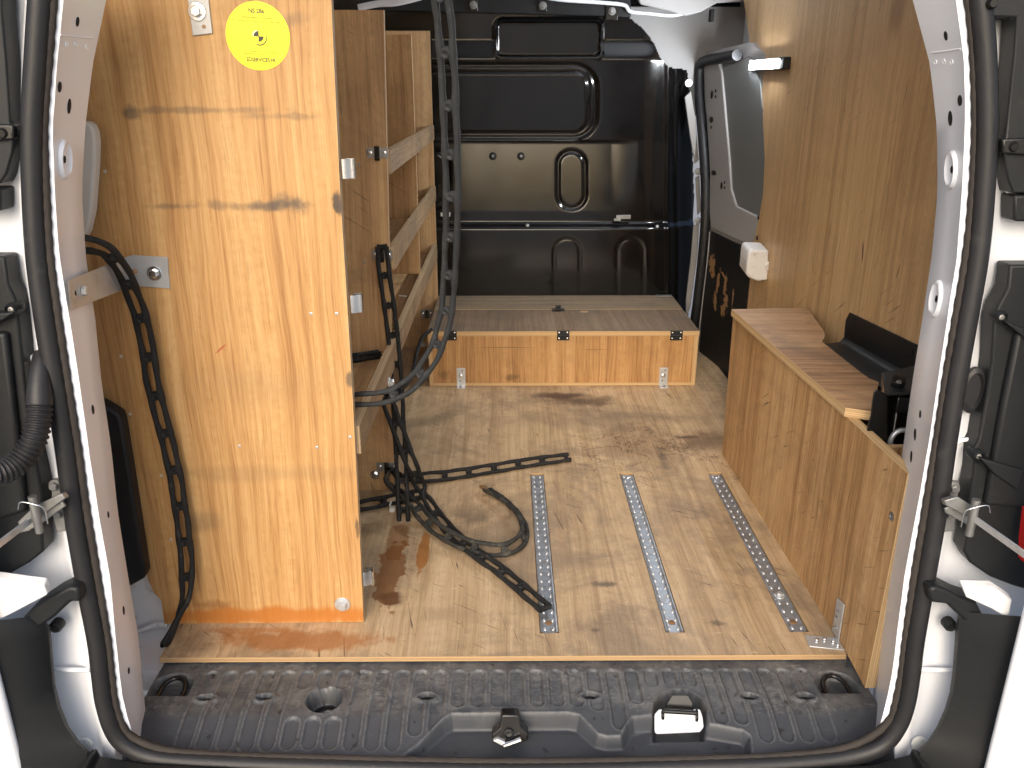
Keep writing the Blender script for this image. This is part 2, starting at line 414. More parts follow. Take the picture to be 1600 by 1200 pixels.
M['edge_worn'] = ply_edge("ply_edge_worn", light=(0.46, 0.33, 0.19), dark=(0.16, 0.10, 0.055), plies=4.0)
M['white'] = plain("white_paint", (0.75, 0.775, 0.82), 0.33, var=0.02, coat=0.25, speck=(70.0, 0.72, 0.80, (0.35, 0.33, 0.30), 0.35))
M['white_dirty'] = plain("white_paint_grimy", (0.74, 0.74, 0.74), 0.42, var=0.05, nscale=8, speck=(28.0, 0.55, 0.75, (0.30, 0.26, 0.20), 0.55))
M['shaded_white'] = plain("shaded_white_inner_body", (0.32, 0.31, 0.305), 0.45, var=0.06, speck=(40.0, 0.6, 0.8, (0.25, 0.23, 0.21), 0.4))  # white body paint, greyed to carry the shade inside the bay
M['black_paint'] = plain("black_bulkhead_paint", (0.004, 0.004, 0.0043), 0.13, var=0.2, spec=0.5, speck=(90.0, 0.70, 0.80, (0.05, 0.05, 0.05), 0.2))
M['black_plastic'] = plain("black_plastic", (0.010, 0.011, 0.012), 0.48, var=0.25, spec=0.35, speck=(50.0, 0.62, 0.8, (0.05, 0.047, 0.042), 0.35), bump=0.08, bscale=700)
M['black_gloss'] = plain("black_gloss_metal", (0.008, 0.008, 0.008), 0.25, var=0.2)
M['rubber'] = plain("black_rubber", (0.016, 0.016, 0.0175), 0.46, var=0.3, nscale=20, spec=0.4, speck=(35.0, 0.58, 0.8, (0.07, 0.068, 0.064), 0.35), bump=0.25, bscale=260)
M['strap_dark'] = plain("black_strap_rubber", (0.013, 0.013, 0.013), 0.72, spec=0.25, var=0.35, nscale=25, speck=(45.0, 0.55, 0.8, (0.075, 0.07, 0.06), 0.4), bump=0.35, bscale=220)
M['strap_dusty'] = plain("dusty_strap_rubber", (0.026, 0.026, 0.024), 0.75, spec=0.25, var=0.35, nscale=30, speck=(40.0, 0.5, 0.75, (0.13, 0.12, 0.095), 0.5), bump=0.35, bscale=220)
M['strap_lit'] = plain("lit_strap_rubber", (0.026, 0.028, 0.030), 0.66, var=0.25, nscale=25, spec=0.3, speck=(60.0, 0.55, 0.8, (0.10, 0.10, 0.098), 0.35), bump=0.35, bscale=220)  # same rubber as the dark straps, coloured paler because it hangs in the light
M['seal_brown'] = plain("seal_carrier", (0.030, 0.024, 0.020), 0.8, var=0.5, nscale=60, bump=0.5, bscale=120)
M['galv'] = plain("galvanised_steel", (0.56, 0.58, 0.60), 0.40, metal=0.6, var=0.18, nscale=25, speck=(30.0, 0.5, 0.75, (0.36, 0.35, 0.32), 0.5))
M['bright'] = plain("bright_steel", (0.75, 0.77, 0.78), 0.24, metal=1.0, var=0.12, nscale=40)
M['dull_steel'] = plain("dull_steel", (0.30, 0.30, 0.29), 0.5, metal=0.85, var=0.3, nscale=40, speck=(60.0, 0.55, 0.8, (0.16, 0.13, 0.09), 0.5))
M['plate'] = plain("zinc_plate", (0.44, 0.445, 0.44), 0.42, metal=0.35, var=0.15, nscale=30, speck=(25.0, 0.5, 0.75, (0.26, 0.25, 0.23), 0.5))
M['rail'] = plain("rail_steel", (0.34, 0.37, 0.41), 0.45, metal=0.7, var=0.35, nscale=40, speck=(45.0, 0.48, 0.72, (0.24, 0.22, 0.18), 0.7))
M['yellow'] = plain("yellow_sticker", (0.92, 0.88, 0.0), 0.35, var=0.02)
M['ink'] = plain("black_ink", (0.035, 0.032, 0.02), 0.5, var=0.0)
M['pale_yellow'] = plain("pale_yellow_ink", (0.90, 0.89, 0.42), 0.4, var=0.0)
M['dark_hole'] = plain("unlit_hole", (0.006, 0.006, 0.006), 0.8, var=0.0)
M['pale_plastic'] = plain("pale_grey_plastic", (0.60, 0.60, 0.57), 0.45, var=0.04)
M['window_grey'] = plain("grey_blanking_panel", (0.15, 0.152, 0.15), 0.35, var=0.05, coat=0.3)
M['led'] = plain("lit_led_lens", (0.9, 0.95, 1.0), 0.3, emit=((0.90, 0.95, 1.0), 280.0))
M['red'] = plain("red_lamp_lens", (0.45, 0.012, 0.012), 0.2, coat=0.5)
M['silicone'] = plain("tan_sealant", (0.36, 0.22, 0.12), 0.7)
M['rust'] = plain("rusty_hole", (0.20, 0.11, 0.05), 0.9, var=0.4)
M['bark'] = plain("brown_splinter", (0.16, 0.09, 0.04), 0.9, var=0.4)
M['sill'] = sill_plastic()
M['bounce_ground'] = plain("pale_bounce_ground", (0.27, 0.27, 0.265), 0.9, var=0.15, nscale=3, speck=(160.0, 0.5, 0.7, (0.20, 0.20, 0.19), 0.5), bump=0.4, bscale=150)  # ground out of view, made pale to bounce fill light into the bay

def door_lining_mat():
    m, nt, b = new_mat("black_door_lining")
    pos = nd(nt, "ShaderNodeNewGeometry").outputs["Position"]
    s = nd(nt, "ShaderNodeSeparateXYZ", {0: pos})
    uv = nd(nt, "ShaderNodeCombineXYZ", {0: s.outputs[1], 1: s.outputs[2]}).outputs[0]
    base = (0.008, 0.008, 0.009)
    def dp(px, py):
        p = on_plane(px, py, DOOR_P, DOOR_N); return p.y, p.z
    for (px, py, rx, ry, rot) in ((1117, 412, .018, .03, .2), (1119, 425, .012, .02, 0), (1127, 440, .008, .04, .15), (1122, 470, .010, .03, -.3),
                                  (1138, 445, .007, .035, .1), (1139, 470, .012, .03, -.2), (1134, 485, .012, .02, .3), (1150, 465, .004, .03, 0), (1136, 432, .016, .006, .5)):
        cy, cz = dp(px, py)
        mk = stain_mask(nt, uv, cy, cz, rx * 1.4, ry, rot, soft=0.2, nz=1.1, nscale=70)
        base = mix(nt, mk, base, (0.30, 0.165, 0.07))
    sp = noise(nt, uv, 60.0, 5, 0.7)
    base = mix(nt, math_n(nt, 'MULTIPLY', maprange(nt, sp, 0.66, 0.72), 0.5), base, (0.16, 0.12, 0.09))
    nt.links.new(base, b.inputs["Base Color"])
    b.inputs["Roughness"].default_value = 0.5
    return m

# ------------------------------------------------------------------ object helpers
ROOT_LOC = {}

def attach(o, parent):
    if parent is not None:
        o.parent = parent
        if parent.name in ROOT_LOC:
            o.matrix_parent_inverse = Matrix.Translation(-ROOT_LOC[parent.name])

def thing(name, label, cat, loc=(0, 0, 0), group=None):
    o = bpy.data.objects.new(name, None)
    o.empty_display_size = 0.05
    o.location = loc
    col.objects.link(o)
    ROOT_LOC[o.name] = V(loc)
    o["label"] = label
    o["category"] = cat
    if group:
        o["group"] = group
    return o

def tag(o, label, cat, group=None):
    o["label"] = label
    o["category"] = cat
    if group:
        o["group"] = group
    return o

def mk(name, verts, faces, mats, parent=None, uvs=None, fm=None, smooth=None):
    me = bpy.data.meshes.new(name)
    me.from_pydata([tuple(v) for v in verts], [], faces)
    if not isinstance(mats, (list, tuple)):
        mats = [mats]
    for m in mats:
        me.materials.append(m)
    if uvs:
        ul = me.uv_layers.new(name="UVMap")
        for p in me.polygons:
            for k, li in enumerate(p.loop_indices):
                ul.data[li].uv = uvs[p.index][k]
    if fm:
        for p in me.polygons:
            p.material_index = fm[p.index]
    if smooth is not None:
        for p in me.polygons:
            p.use_smooth = True
        me.set_sharp_from_angle(angle=math.radians(smooth))
    me.update()
    o = bpy.data.objects.new(name, me)
    col.objects.link(o)
    attach(o, parent)
    return o

def fix_normals(o):
    bm = bmesh.new(); bm.from_mesh(o.data)
    bmesh.ops.recalc_face_normals(bm, faces=bm.faces)
    bm.to_mesh(o.data); bm.free()

def bevel(o, w, seg=2, ang=40):
    md = o.modifiers.new("bevel", 'BEVEL')
    md.width = w; md.segments = seg; md.limit_method = 'ANGLE'; md.angle_limit = math.radians(ang)
    md.harden_normals = False
    return o

def prism(name, pts, extr, mats, parent=None, uvf_=None, bev=0.0, smooth=None, seg=2):
    """a board: polygon pts extruded by the vector extr; mats = (face, edge)"""
    pts = [V(p) for p in pts]
    extr = V(extr)
    n = len(pts)
    verts = pts + [p + extr for p in pts]
    faces, uvs, fm = [], [], []
    uvq = uvf_ or (lambda p: (p.x, p.z))
    faces.append(list(range(n))[::-1]); uvs.append([uvq(verts[i]) for i in faces[-1]]); fm.append(0)
    faces.append([i + n for i in range(n)]); uvs.append([uvq(verts[i]) for i in faces[-1]]); fm.append(0)
    s = 0.0
    for i in range(n):
        j = (i + 1) % n
        L = (pts[j] - pts[i]).length
        faces.append([i, j, j + n, i + n])
        uvs.append([(s, 0), (s + L, 0), (s + L, 1), (s, 1)])
        fm.append(1)
        s += L
    if not isinstance(mats, (list, tuple)):
        mats = [mats, mats]
    o = mk(name, verts, faces, list(mats), parent, uvs, fm, smooth)
    fix_normals(o)
    if bev:
        bevel(o, bev, seg)
    return o

def rect_y(name, x0, x1, z0, z1, y, t, mats, parent, **k):   # upright board facing -y
    return prism(name, [(x0, y, z0), (x1, y, z0), (x1, y, z1), (x0, y, z1)], (0, t, 0), mats, parent, lambda p: (p.x, p.z), **k)
def rect_z(name, x0, x1, y0, y1, z, t, mats, parent, **k):   # flat board, top at z
    return prism(name, [(x0, y0, z), (x1, y0, z), (x1, y1, z), (x0, y1, z)], (0, 0, -t), mats, parent, lambda p: (p.x, p.y), **k)
def rect_x(name, y0, y1, z0, z1, x, t, mats, parent, **k):   # upright board facing +-x
    return prism(name, [(x, y0, z0), (x, y1, z0), (x, y1, z1), (x, y0, z1)], (t, 0, 0), mats, parent, lambda p: (p.y, p.z), **k)

class MB:
    def __init__(s): s.v, s.f = [], []
    def grid(s, rows, closed=False):
        b = len(s.v); n = len(rows[0])
        for r in rows: s.v += [V(p) for p in r]
        for i in range(len(rows) - 1):
            for j in range(n if closed else n - 1):
                k = (j + 1) % n
                s.f.append([b + i * n + j, b + i * n + k, b + (i + 1) * n + k, b + (i + 1) * n + j])
        return s
    def tube(s, pts, rad, seg=10, caps=True, up=None):
        pts = [V(p) for p in pts]
        n = len(pts)
        rows, prev = [], None
        for i, p in enumerate(pts):
            t = (pts[min(i + 1, n - 1)] - pts[max(i - 1, 0)]).normalized()
            if prev is None:
                a = V((0, 0, 1)) if abs(t.z) < 0.9 else V((1, 0, 0))
                prev = (a - t * a.dot(t)).normalized()
            else:
                prev = (prev - t * prev.dot(t)).normalized()
            q = t.cross(prev)
            r = rad(i) if callable(rad) else rad
            rows.append([p + (prev * math.cos(2 * math.pi * k / seg) + q * math.sin(2 * math.pi * k / seg)) * r for k in range(seg)])
        b = len(s.v)
        s.grid(rows, True)
        if caps:
            s.f.append([b + k for k in range(seg)][::-1])
            e = b + (n - 1) * seg
            s.f.append([e + k for k in range(seg)])
        return s
    def lathe(s, c, axis, prof, seg=20, ref=None, sx=1.0, sy=1.0):
        c, axis = V(c), V(axis).normalized()
        a = V(ref) if ref else (V((0, 0, 1)) if abs(axis.z) < 0.9 else V((1, 0, 0)))
        u = (a - axis * a.dot(axis)).normalized(); w = axis.cross(u)
        rows = [[c + axis * h + (u * math.cos(2 * math.pi * k / seg) * sy + w * math.sin(2 * math.pi * k / seg) * sx) * r for k in range(seg)] for r, h in prof]
        b = len(s.v)
        s.grid(rows, True)
        s.f.append([b + k for k in range(seg)][::-1])
        e = b + (len(rows) - 1) * seg
        s.f.append([e + k for k in range(seg)])
        return s
    def box(s, c, ax, ay, az):
        c, ax, ay, az = V(c), V(ax), V(ay), V(az)
        b = len(s.v)
        for i in (-1, 1):
            for j in (-1, 1):
                for k in (-1, 1):
                    s.v.append(c + ax * i * .5 + ay * j * .5 + az * k * .5)
        for q in ((0, 1, 3, 2), (4, 6, 7, 5), (0, 4, 5, 1), (2, 3, 7, 6), (0, 2, 6, 4), (1, 5, 7, 3)):
            s.f.append([b + i for i in q])
        return s
    def poly(s, pts, extr):
        b, n = len(s.v), len(pts)
        s.v += [V(p) for p in pts] + [V(p) + V(extr) for p in pts]
        s.f.append([b + i for i in range(n)][::-1]); s.f.append([b + n + i for i in range(n)])
        for i in range(n):
            j = (i + 1) % n
            s.f.append([b + i, b + j, b + j + n, b + i + n])
        return s
    def build(s, name, mats, parent=None, smooth=40, bev=0.0, seg=2):
        o = mk(name, s.v, s.f, mats, parent, smooth=smooth)
        fix_normals(o)
        if bev: bevel(o, bev, seg)
        return o

def bolt(parent, p, n, r=0.006, name="bolt", mat=None, washer=1.6, hexs=6, h=None, rot=0.0):
    mb = MB(); n = V(n).normalized(); p = V(p)
    h = h or r * 0.9
    wr = r * washer
    mb.lathe(p - n * 0.0008, n, [(wr, 0), (wr, r * 0.22), (wr * 0.93, r * 0.34), (r * 1.0, r * 0.36)], 20)
    ref = V((math.sin(rot), 0.05, math.cos(rot)))
    mb.lathe(p + n * r * 0.30, n, [(r, 0), (r, h * 0.8), (r * 0.82, h)], hexs, ref=ref)
    return mb.build(name, mat or M['bright'], parent, 30)

def screw(parent, p, n, r=0.0028, name="screw", mat=None):
    n = V(n).normalized(); p = V(p)
    mb = MB()
    mb.lathe(p - n * 0.0006, n, [(r, 0), (r * 0.95, r * 0.35), (r * 0.6, r * 0.5), (r * 0.35, r * 0.5), (r * 0.3, r * 0.2)], 12)
    return mb.build(name, mat or M['bright'], parent, 30)

def hole(parent, p, n, rx, ry, name="hole", mat=None, ref=None, d=0.0008):
    n = V(n).normalized()
    mb = MB().lathe(V(p) - n * 0.001, n, [(1.0, 0), (1.0, 0.001 + d * 0.6), (0.86, 0.001 + d)], 16, ref=ref, sx=rx, sy=ry)
    return mb.build(name, mat or M['dark_hole'], parent, 60)

def spline(pts, step=0.006):
    """Catmull-Rom through pts (tuples of any number of floats), resampled by arc length of the first three"""
    P = [np.array(p, float) for p in pts]
    P = [2 * P[0] - P[1]] + P + [2 * P[-1] - P[-2]]
    out = []
    for i in range(1, len(P) - 2):
        for k in range(24):
            t = k / 24
            out.append(0.5 * (2 * P[i] + (P[i + 1] - P[i - 1]) * t + (2 * P[i - 1] - 5 * P[i] + 4 * P[i + 1] - P[i + 2]) * t * t + (3 * P[i] - P[i - 1] - 3 * P[i + 1] + P[i + 2]) * t ** 3))
    out.append(P[-2])
    A = np.array(out)
    d = np.r_[0, np.cumsum(np.linalg.norm(np.diff(A[:, :3], axis=0), axis=1))]
    n = max(2, int(d[-1] / step) + 1)
    s = np.linspace(0, d[-1], n)
    return np.stack([np.interp(s, d, A[:, k]) for k in range(A.shape[1])], 1), s

# ------------------------------------------------------------------ ground
gnd = mk("ground", [(-40, -40, -0.56), (40, -40, -0.56), (40, 40, -0.56), (-40, 40, -0.56)], [[0, 1, 2, 3]], M['bounce_ground'])
gnd["kind"] = "structure"

# ------------------------------------------------------------------ the van
van = thing("cargo_van", "white panel van with both rear doors open, cargo bay lined with plywood", "van", (0, -0.2, -0.56))

# shell: floor pan, roof, side walls, rear header
MB().box((0, 0.90, -0.045), (1.52, 0, 0), (0, 1.80, 0), (0, 0, 0.04)).box((0, -0.10, -0.14), (1.30, 0, 0), (0, 0.20, 0), (0, 0, 0.04)).build("floor_pan", M['white_dirty'], van)
MB().box((0, 0.82, 1.255), (1.56, 0, 0), (0, 2.0, 0), (0, 0, 0.03)).build("roof", M['white'], van)
MB().box((-0.775, 0.83, 0.60), (0.03, 0, 0), (0, 1.95, 0), (0, 0, 1.32)).build("side_wall", M['white'], van)
MB().box((0.79, 0.83, 0.60), (0.03, 0, 0), (0, 1.95, 0), (0, 0, 1.32)).build("side_wall", M['white'], van)
MB().box((0, -0.13, 1.222), (1.5, 0, 0), (0, 0.08, 0), (0, 0, 0.08)).build("roof_header", M['white'], van)
MB().box((0, 1.79, 1.19), (1.5, 0, 0), (0, 0.02, 0), (0, 0, 0.16)).build("bulkhead_header", M['black_paint'], van)

# rear pillars, rubber seal
ROWS = [-90, 0, 100, 200, 300, 400, 500, 600, 700, 800, 900, 1000, 1050, 1100, 1150]
L_OUT = [54, 47, 41, 36, 37, 43, 56, 72, 85, 100, 118, 136, 142, 150, 166]
L_TB = [86, 78, 71, 65, 67, 72, 85, 101, 119, 131, 146, 166, 172, 178, 196]
L_B = [99, 88, 79, 71, 76, 83, 97, 111, 124, 140, 158, 170, 175, 182, 200]
L_C = [113, 102, 92, 85, 88, 95, 112, 128, 142, 157, 175, 184, 189, 196, 210]
L_D = [192, 166, 145, 133, 128, 134, 149, 159, 174, 184, 200, 217, 221, 226, 232]
R_OUT = [1528, 1543, 1552, 1554, 1549, 1541, 1522, 1505, 1490, 1477, 1458, 1440, 1434, 1427, 1412]
R_TB = [1504, 1519, 1527, 1529, 1525, 1515, 1500, 1482, 1466, 1451, 1436, 1420, 1414, 1404, 1384]
R_B = [1490, 1508, 1518, 1520, 1515, 1505, 1487, 1472, 1458, 1440, 1422, 1410, 1404, 1394, 1378]
R_C = [1470, 1490, 1504, 1505, 1500, 1493, 1478, 1463, 1448, 1430, 1411, 1398, 1392, 1382, 1368]
R_D = [1398, 1426, 1453, 1464, 1465, 1456, 1441, 1425, 1411, 1397, 1383, 1371, 1368, 1362, 1354]
rr = list(range(-90, 1151, 31)) + [1150]

def pillar(sgn, B, C, D, doff):
    rows = []
    for r in rr:
        b, c, d = (lerp_rows(ROWS, a, r) for a in (B, C, D))
        wob = 0.0008 * math.sin(r * 0.05) + 0.0006 * math.sin(r * 0.13)
        pb = tail(b, r, 0.0) + V((wob, 0, 0)); pc = tail(c, r, 0.003); pd = tail(d, r, lerp_rows(*doff, r))
        m1 = pc.lerp(pd, 0.04) + V((sgn * 0.0025, 0, 0)); m2 = pc.lerp(pd, 0.5) + V((sgn * 0.0015, 0, 0))
        rows.append([pb + V((sgn * .03, 0.004, 0)), pb + V((sgn * .002, 0.001, 0)), pb, pb.lerp(pc, 0.8), m1, m2, pd, pd + V((sgn * .003, .006, 0)), pd + V((sgn * .012, .010, 0)), pd + V((sgn * 0.16, 0.012, 0))])
    o = MB().grid(rows).build("door_pillar", M['white'], van, 24)
    bm = bmesh.new(); bm.from_mesh(o.data); bvh = BVHTree.FromBMesh(bm)
    def hit(px, py):
        loc, nor, _, _ = bvh.ray_cast(CAM, ray(px, py).normalized())
        if loc is None:
            return None, None
        if nor.dot(ray(px, py)) > 0: nor = -nor
        return loc, nor
    bm.free()
    return o, hit

pil_l, hit_l = pillar(-1, L_B, L_C, L_D, ([-90, 1150], [0.085, 0.085]))
pil_r, hit_r = pillar(1, R_B, R_C, R_D, ([-90, 560, 720, 1150], [0.075, 0.075, 0.15, 0.15]))

for hitf, par, lst in ((hit_l, pil_l, [(121, 34, 3, 6), (93, 136, 4, 7), (108, 166, 4, 10), (145, 640, 4, 7), (169, 804, 3, 5), (193, 954, 3, 7), (201, 1048, 2.5, 5)]),
                       (hit_r, pil_r, [(1478, 56, 3, 6), (1500, 157, 4.5, 7), (1485, 185, 4.5, 10), (1438, 647, 3, 6), (1430, 679, 4.5, 9), (1424, 714, 4.5, 9)])):
    for (px, py, a, b) in lst:
        p, n = hitf(px, py)
        if p is None: continue
        k = (p - CAM).length / F
        hole(par, p, n, a * k * 1.25, b * k, ref=(0, 0, 1))
for hitf, par, lst in ((hit_l, pil_l, [(100, 249, 14, 27)]), (hit_r, pil_r, [(1488, 265, 14, 26), (1464, 467, 14, 27)])):
    for (px, py, a, b) in lst:                                   # pressed dimples
        p, n = hitf(px, py)
        if p is None: continue
        k = (p - CAM).length / F
        MB().lathe(p - n * 0.002, n, [(1.0, 0), (0.97, 0.0035), (0.84, 0.0062), (0.70, 0.0040), (0.5, 0.0026), (0.02, 0.0024)], 28, ref=(0, 0, 1), sx=a * k * 1.25, sy=b * k).build("dimple", M['white'], par, 80)
        hole(par, p + n * 0.0006, n, 2.5 * k * 1.3, 5 * k, ref=(0, 0, 1))
for hitf, par, lst in ((hit_l, pil_l, [(104, 69), (118, 69), (135, 73)]), (hit_r, pil_r, [(1462, 97), (1475, 96), (1487, 97)])):
    for (px, py) in lst:                                         # spot welds
        p, n = hitf(px, py)
        if p is None: continue
        MB().lathe(p - n * 0.0005, n, [(0.0034, 0), (0.0030, 0.0013), (0.0022, 0.0009), (0.0002, 0.0006)], 14).build("spot_weld", M['white'], par, 80)
for hitf, par, a, b in ((hit_l, pil_l, (92, 54), (146, 60)), (hit_r, pil_r, (1454, 83), (1503, 76))):   # overlapped sheet joint
    pts = []
    for t in np.linspace(0.04, 0.96, 9):
        p, n = hitf(a[0] + (b[0] - a[0]) * t, a[1] + (b[1] - a[1]) * t)
        if p is not None: pts.append(p)
    if len(pts) > 2:
        MB().tube(pts, 0.0011, 6).build("sheet_joint", M['white'], par, 80)

seal_px = [(lerp_rows(ROWS, L_OUT, r) * .5 + lerp_rows(ROWS, L_TB, r) * .5, r) for r in ROWS[:-1]]
seal_px += [(180, 1146), (206, 1170), (248, 1184), (320, 1190), (480, 1196), (800, 1203), (1120, 1197), (1260, 1190), (1335, 1180), (1378, 1164), (1402, 1136)]
seal_px += [(lerp_rows(ROWS, R_OUT, r) * .5 + lerp_rows(ROWS, R_TB, r) * .5, r) for r in ROWS[:-1]][::-1]
sp3 = [tuple(tail(px, py, -0.006)) for px, py in seal_px]
top = [(0.44, -0.122, 1.15), (0.30, -0.12, 1.168), (0, -0.12, 1.172), (-0.30, -0.12, 1.168), (-0.44, -0.122, 1.15)]
path, _ = spline(sp3 + top + [sp3[0]], 0.008)
seal = MB().tube([V(p) for p in path], 0.0122, 14, caps=False).build("weather_seal", M['rubber'], van, 80)
car_px = [(lerp_rows(ROWS, L_TB, r) * .5 + lerp_rows(ROWS, L_B, r) * .5, r) for r in ROWS[:-1]] + [(195, 1140), (222, 1160), (262, 1172), (330, 1179), (480, 1184), (800, 1190), (1120, 1185), (1255, 1178), (1320, 1168), (1362, 1150), (1390, 1125)]
car_px += [(lerp_rows(ROWS, R_TB, r) * .5 + lerp_rows(ROWS, R_B, r) * .5, r) for r in ROWS[:-1]][::-1]
path2, _ = spline([tuple(tail(px, py, -0.002)) for px, py in car_px], 0.006)
MB().tube([V(p) for p in path2], lambda i: 0.0052 + 0.0005 * math.sin(i * 1.9) + 0.0003 * random.random(), 8).build("carrier_strip", M['seal_brown'], seal, 60)

# white return of the body outside the seal
def gutter(OUT, sgn, far, mid):
    rows = []
    for r in list(range(-120, 1260, 30)):
        o = lerp_rows(ROWS, OUT, r)
        dp = 0.022 + 0.006 * math.sin(r * 0.017) + 0.004 * math.sin(r * 0.041 + 1)
        rows.append([tail(o - sgn * 14, r, 0.004), tail(o + sgn * 4, r, 0.005), tail(o + sgn * 9, r, dp * 0.7), tail(o + sgn * 22, r, dp), tail(o + sgn * 48, r, dp * 0.9), tail(far, r, 0.004)])
    return MB().grid(rows).build("door_aperture", M['white'], van, 60)
gut_l = gutter(L_OUT, -1, -160, 0)
gut_r = gutter(R_OUT, 1, 1760, 0)

# black lamp housings, bosses, bumper ends outside the seal
def flat_black(name, px, off, t=0.03, mat=None, parent=van, bev=0.003):
    return prism(name, [tail(x, y, off) for x, y in px], (0, t, 0), mat or M['black_plastic'], parent, bev=bev, smooth=40)

lh = [
    [(-80, -80), (2, -80), (3, 20), (10, 100), (15, 192), (20, 196), (21, 218), (19, 240), (10, 272), (0, 287), (-80, 292)],
    [(-80, 294), (1, 294), (1, 330), (-80, 332)],
    [(-80, 401), (7, 401), (12, 443), (23, 467), (28, 496), (33, 548), (41, 618), (50, 690), (58, 730), (66, 775), (66, 840), (68, 862), (45, 880), (24, 892), (0, 906), (-80, 940)],
]
lhr = [
    [(1545, -80), (1546, 20), (1549, 26), (1589, 27), (1585, 80), (1578, 150), (1572, 215), (1567, 218), (1568, 240), (1575, 280), (1583, 302), (1700, 302), (1700, -80)],
    [(1585, 305), (1585, 346), (1700, 352), (1700, 305)],
    [(1578, 414), (1575, 450), (1559, 480), (1553, 503), (1551, 537), (1549, 569), (1542, 618), (1529, 688), (1522, 700), (1522, 722), (1521, 740), (1514, 782), (1511, 840), (1506, 862), (1516, 880), (1548, 902), (1584, 916), (1700, 950), (1700, 414)],
]
for k, (pl, pr) in enumerate(zip(lh, lhr)):
    a = flat_black("lamp_housing", pl, -0.014)
    b = flat_black("lamp_housing", pr, -0.014)
    if k == 2:
        for par, lst in ((a, [(23, 481, 10)]), (b, [(1559, 493, 10), (1524, 709, 11)])):
            for px, py, r in lst:
                p = tail(px, py, -0.012); rr_ = r * 0.98 / F
                MB().lathe(p, (0, -1, 0), [(rr_, -0.01), (rr_, 0.009), (rr_ * .7, 0.012), (rr_ * .55, 0.008), (0.0005, 0.008)], 20).build("screw_boss", M['black_plastic'], par, 40)
                screw(par, p - V((0, 0.0085, 0)), (0, -1, 0), 0.0036, mat=M['dull_steel'])
        # moulded ribs on the housings
        for par, pts in ((b, [(1532, 716), (1600, 735), (1590, 766), (1555, 742)]), (b, [(1570, 502), (1640, 530), (1640, 560), (1600, 528)]), (a, [(-40, 492), (22, 488), (6, 500), (-40, 520)])):
            MB().poly([tail(x, y, -0.03) for x, y in pts], (0, 0.02, 0)).build("rib", M['black_plastic'], par, 30, bev=0.002)
        for par, pts in ((a, [(-60, 520), (8, 520), (22, 640), (40, 800), (-60, 830)]), (b, [(1590, 520), (1680, 520), (1680, 800), (1540, 790), (1566, 640)])):
            MB().poly([tail(x, y, -0.024) for x, y in pts], (0, 0.012, 0)).build("raised_panel", M['black_plastic'], par, 30, bev=0.005, seg=3)
    if k == 0:
        for par, (px, py) in ((a, (8, 208)), (b, (1580, 229)), (b, (1547, 6))):
            p = tail(px, py, -0.016)
            MB().lathe(p, (0, -1, 0), [(0.006, 0), (0.006, 0.005), (0.004, 0.008), (0.0006, 0.008)], 16).build("screw_boss", M['black_gloss'], par, 40)
        for par, pts in ((a, [(-30, 192), (20, 195), (21, 218), (-30, 222)]), (b, [(1567, 217), (1640, 214), (1640, 244), (1567, 240)])):
            MB().poly([tail(x, y, -0.021) for x, y in pts], (0, 0.01, 0)).build("clip_mount", M['black_gloss'], par, 30, bev=0.002)

# pressed crease in the white return
for pts in ([(3, 285), (14, 278), (22, 255), (27, 230)], [(1562, 240), (1566, 270), (1574, 298), (1586, 303)], [(40, 575), (50, 558), (66, 553), (75, 552)], [(1491, 694), (1503, 688), (1520, 686)]):
    q, _ = spline([tuple(tail(x, y, 0.006)) for x, y in pts], 0.004)
    MB().tube([V(p) for p in q], 0.0028, 8).build("pressed_crease", M['white'], gut_l if pts[0][0] < 800 else gut_r, 80)
for g, (x0, x1, y) in ((gut_l, (84, 140, 1046)), (gut_r, (1434, 1487, 1046))):
    MB().tube([tail(x0, y, 0.004), tail(x1, y + 1, 0.004)], 0.0034, 8).build("seam_strip", M['white'], g, 80)
for g, (px, py) in ((gut_l, (132, 1165)), (gut_r, (1437, 1163))):
    p = tail(px, py, 0.008)
    MB().lathe(p, (0, -1, 0.3), [(0.0125, 0), (0.0125, 0.003), (0.011, 0.0045), (0.001, 0.005)], 24).build("plug", M['pale_plastic'], g, 50)
# oval rubber grommet on the right return
p = tail(1517, 608, 0.002)
MB().lathe(p, (0, -1, 0), [(1.0, 0), (1.0, 0.006), (0.8, 0.008), (0.7, 0.004), (0.02, 0.004)], 28, ref=(0, 0, 1), sx=0.014, sy=0.030).build("grommet", M['rubber'], gut_r, 50)

def bumper_end(edge, far, sgn):
    rows = []
    for (x, y) in edge:
        rows.append([tail(x, y, 0.004), tail(x, y, -0.022), tail(x + sgn * 6, y + 1, -0.030), tail(x + (far - x) * .35, y + 6, -0.055), tail(x + (far - x) * .7, y + 10, -0.075), tail(far, y + 12, -0.08)])
    return MB().grid(rows).build("bumper_end", M['black_plastic'], van, 50)
eL = [(60, 962), (78, 978), (81, 1000), (84, 1040), (87, 1070), (95, 1103), (108, 1135), (124, 1158), (140, 1174), (150, 1195), (170, 1230)]
eR = [(1498, 955), (1493, 978), (1491, 1010), (1488, 1050), (1484, 1080), (1476, 1108), (1464, 1135), (1449, 1158), (1432, 1174), (1424, 1195), (1405, 1230)]
be_l = bumper_end(eL, -90, -1)
be_r = bumper_end(eR, 1690, 1)
MB().poly([tail(x, y, -0.020) for x, y in [(143, 1170), (152, 1168), (158, 1180), (228, 1192), (500, 1207), (800, 1212), (1120, 1208), (1360, 1194), (1420, 1178), (1424, 1168), (1432, 1170), (1430, 1290), (140, 1290)]], (0, -0.12, 0)).build("bumper", M['black_plastic'], van, 40, bev=0.003)
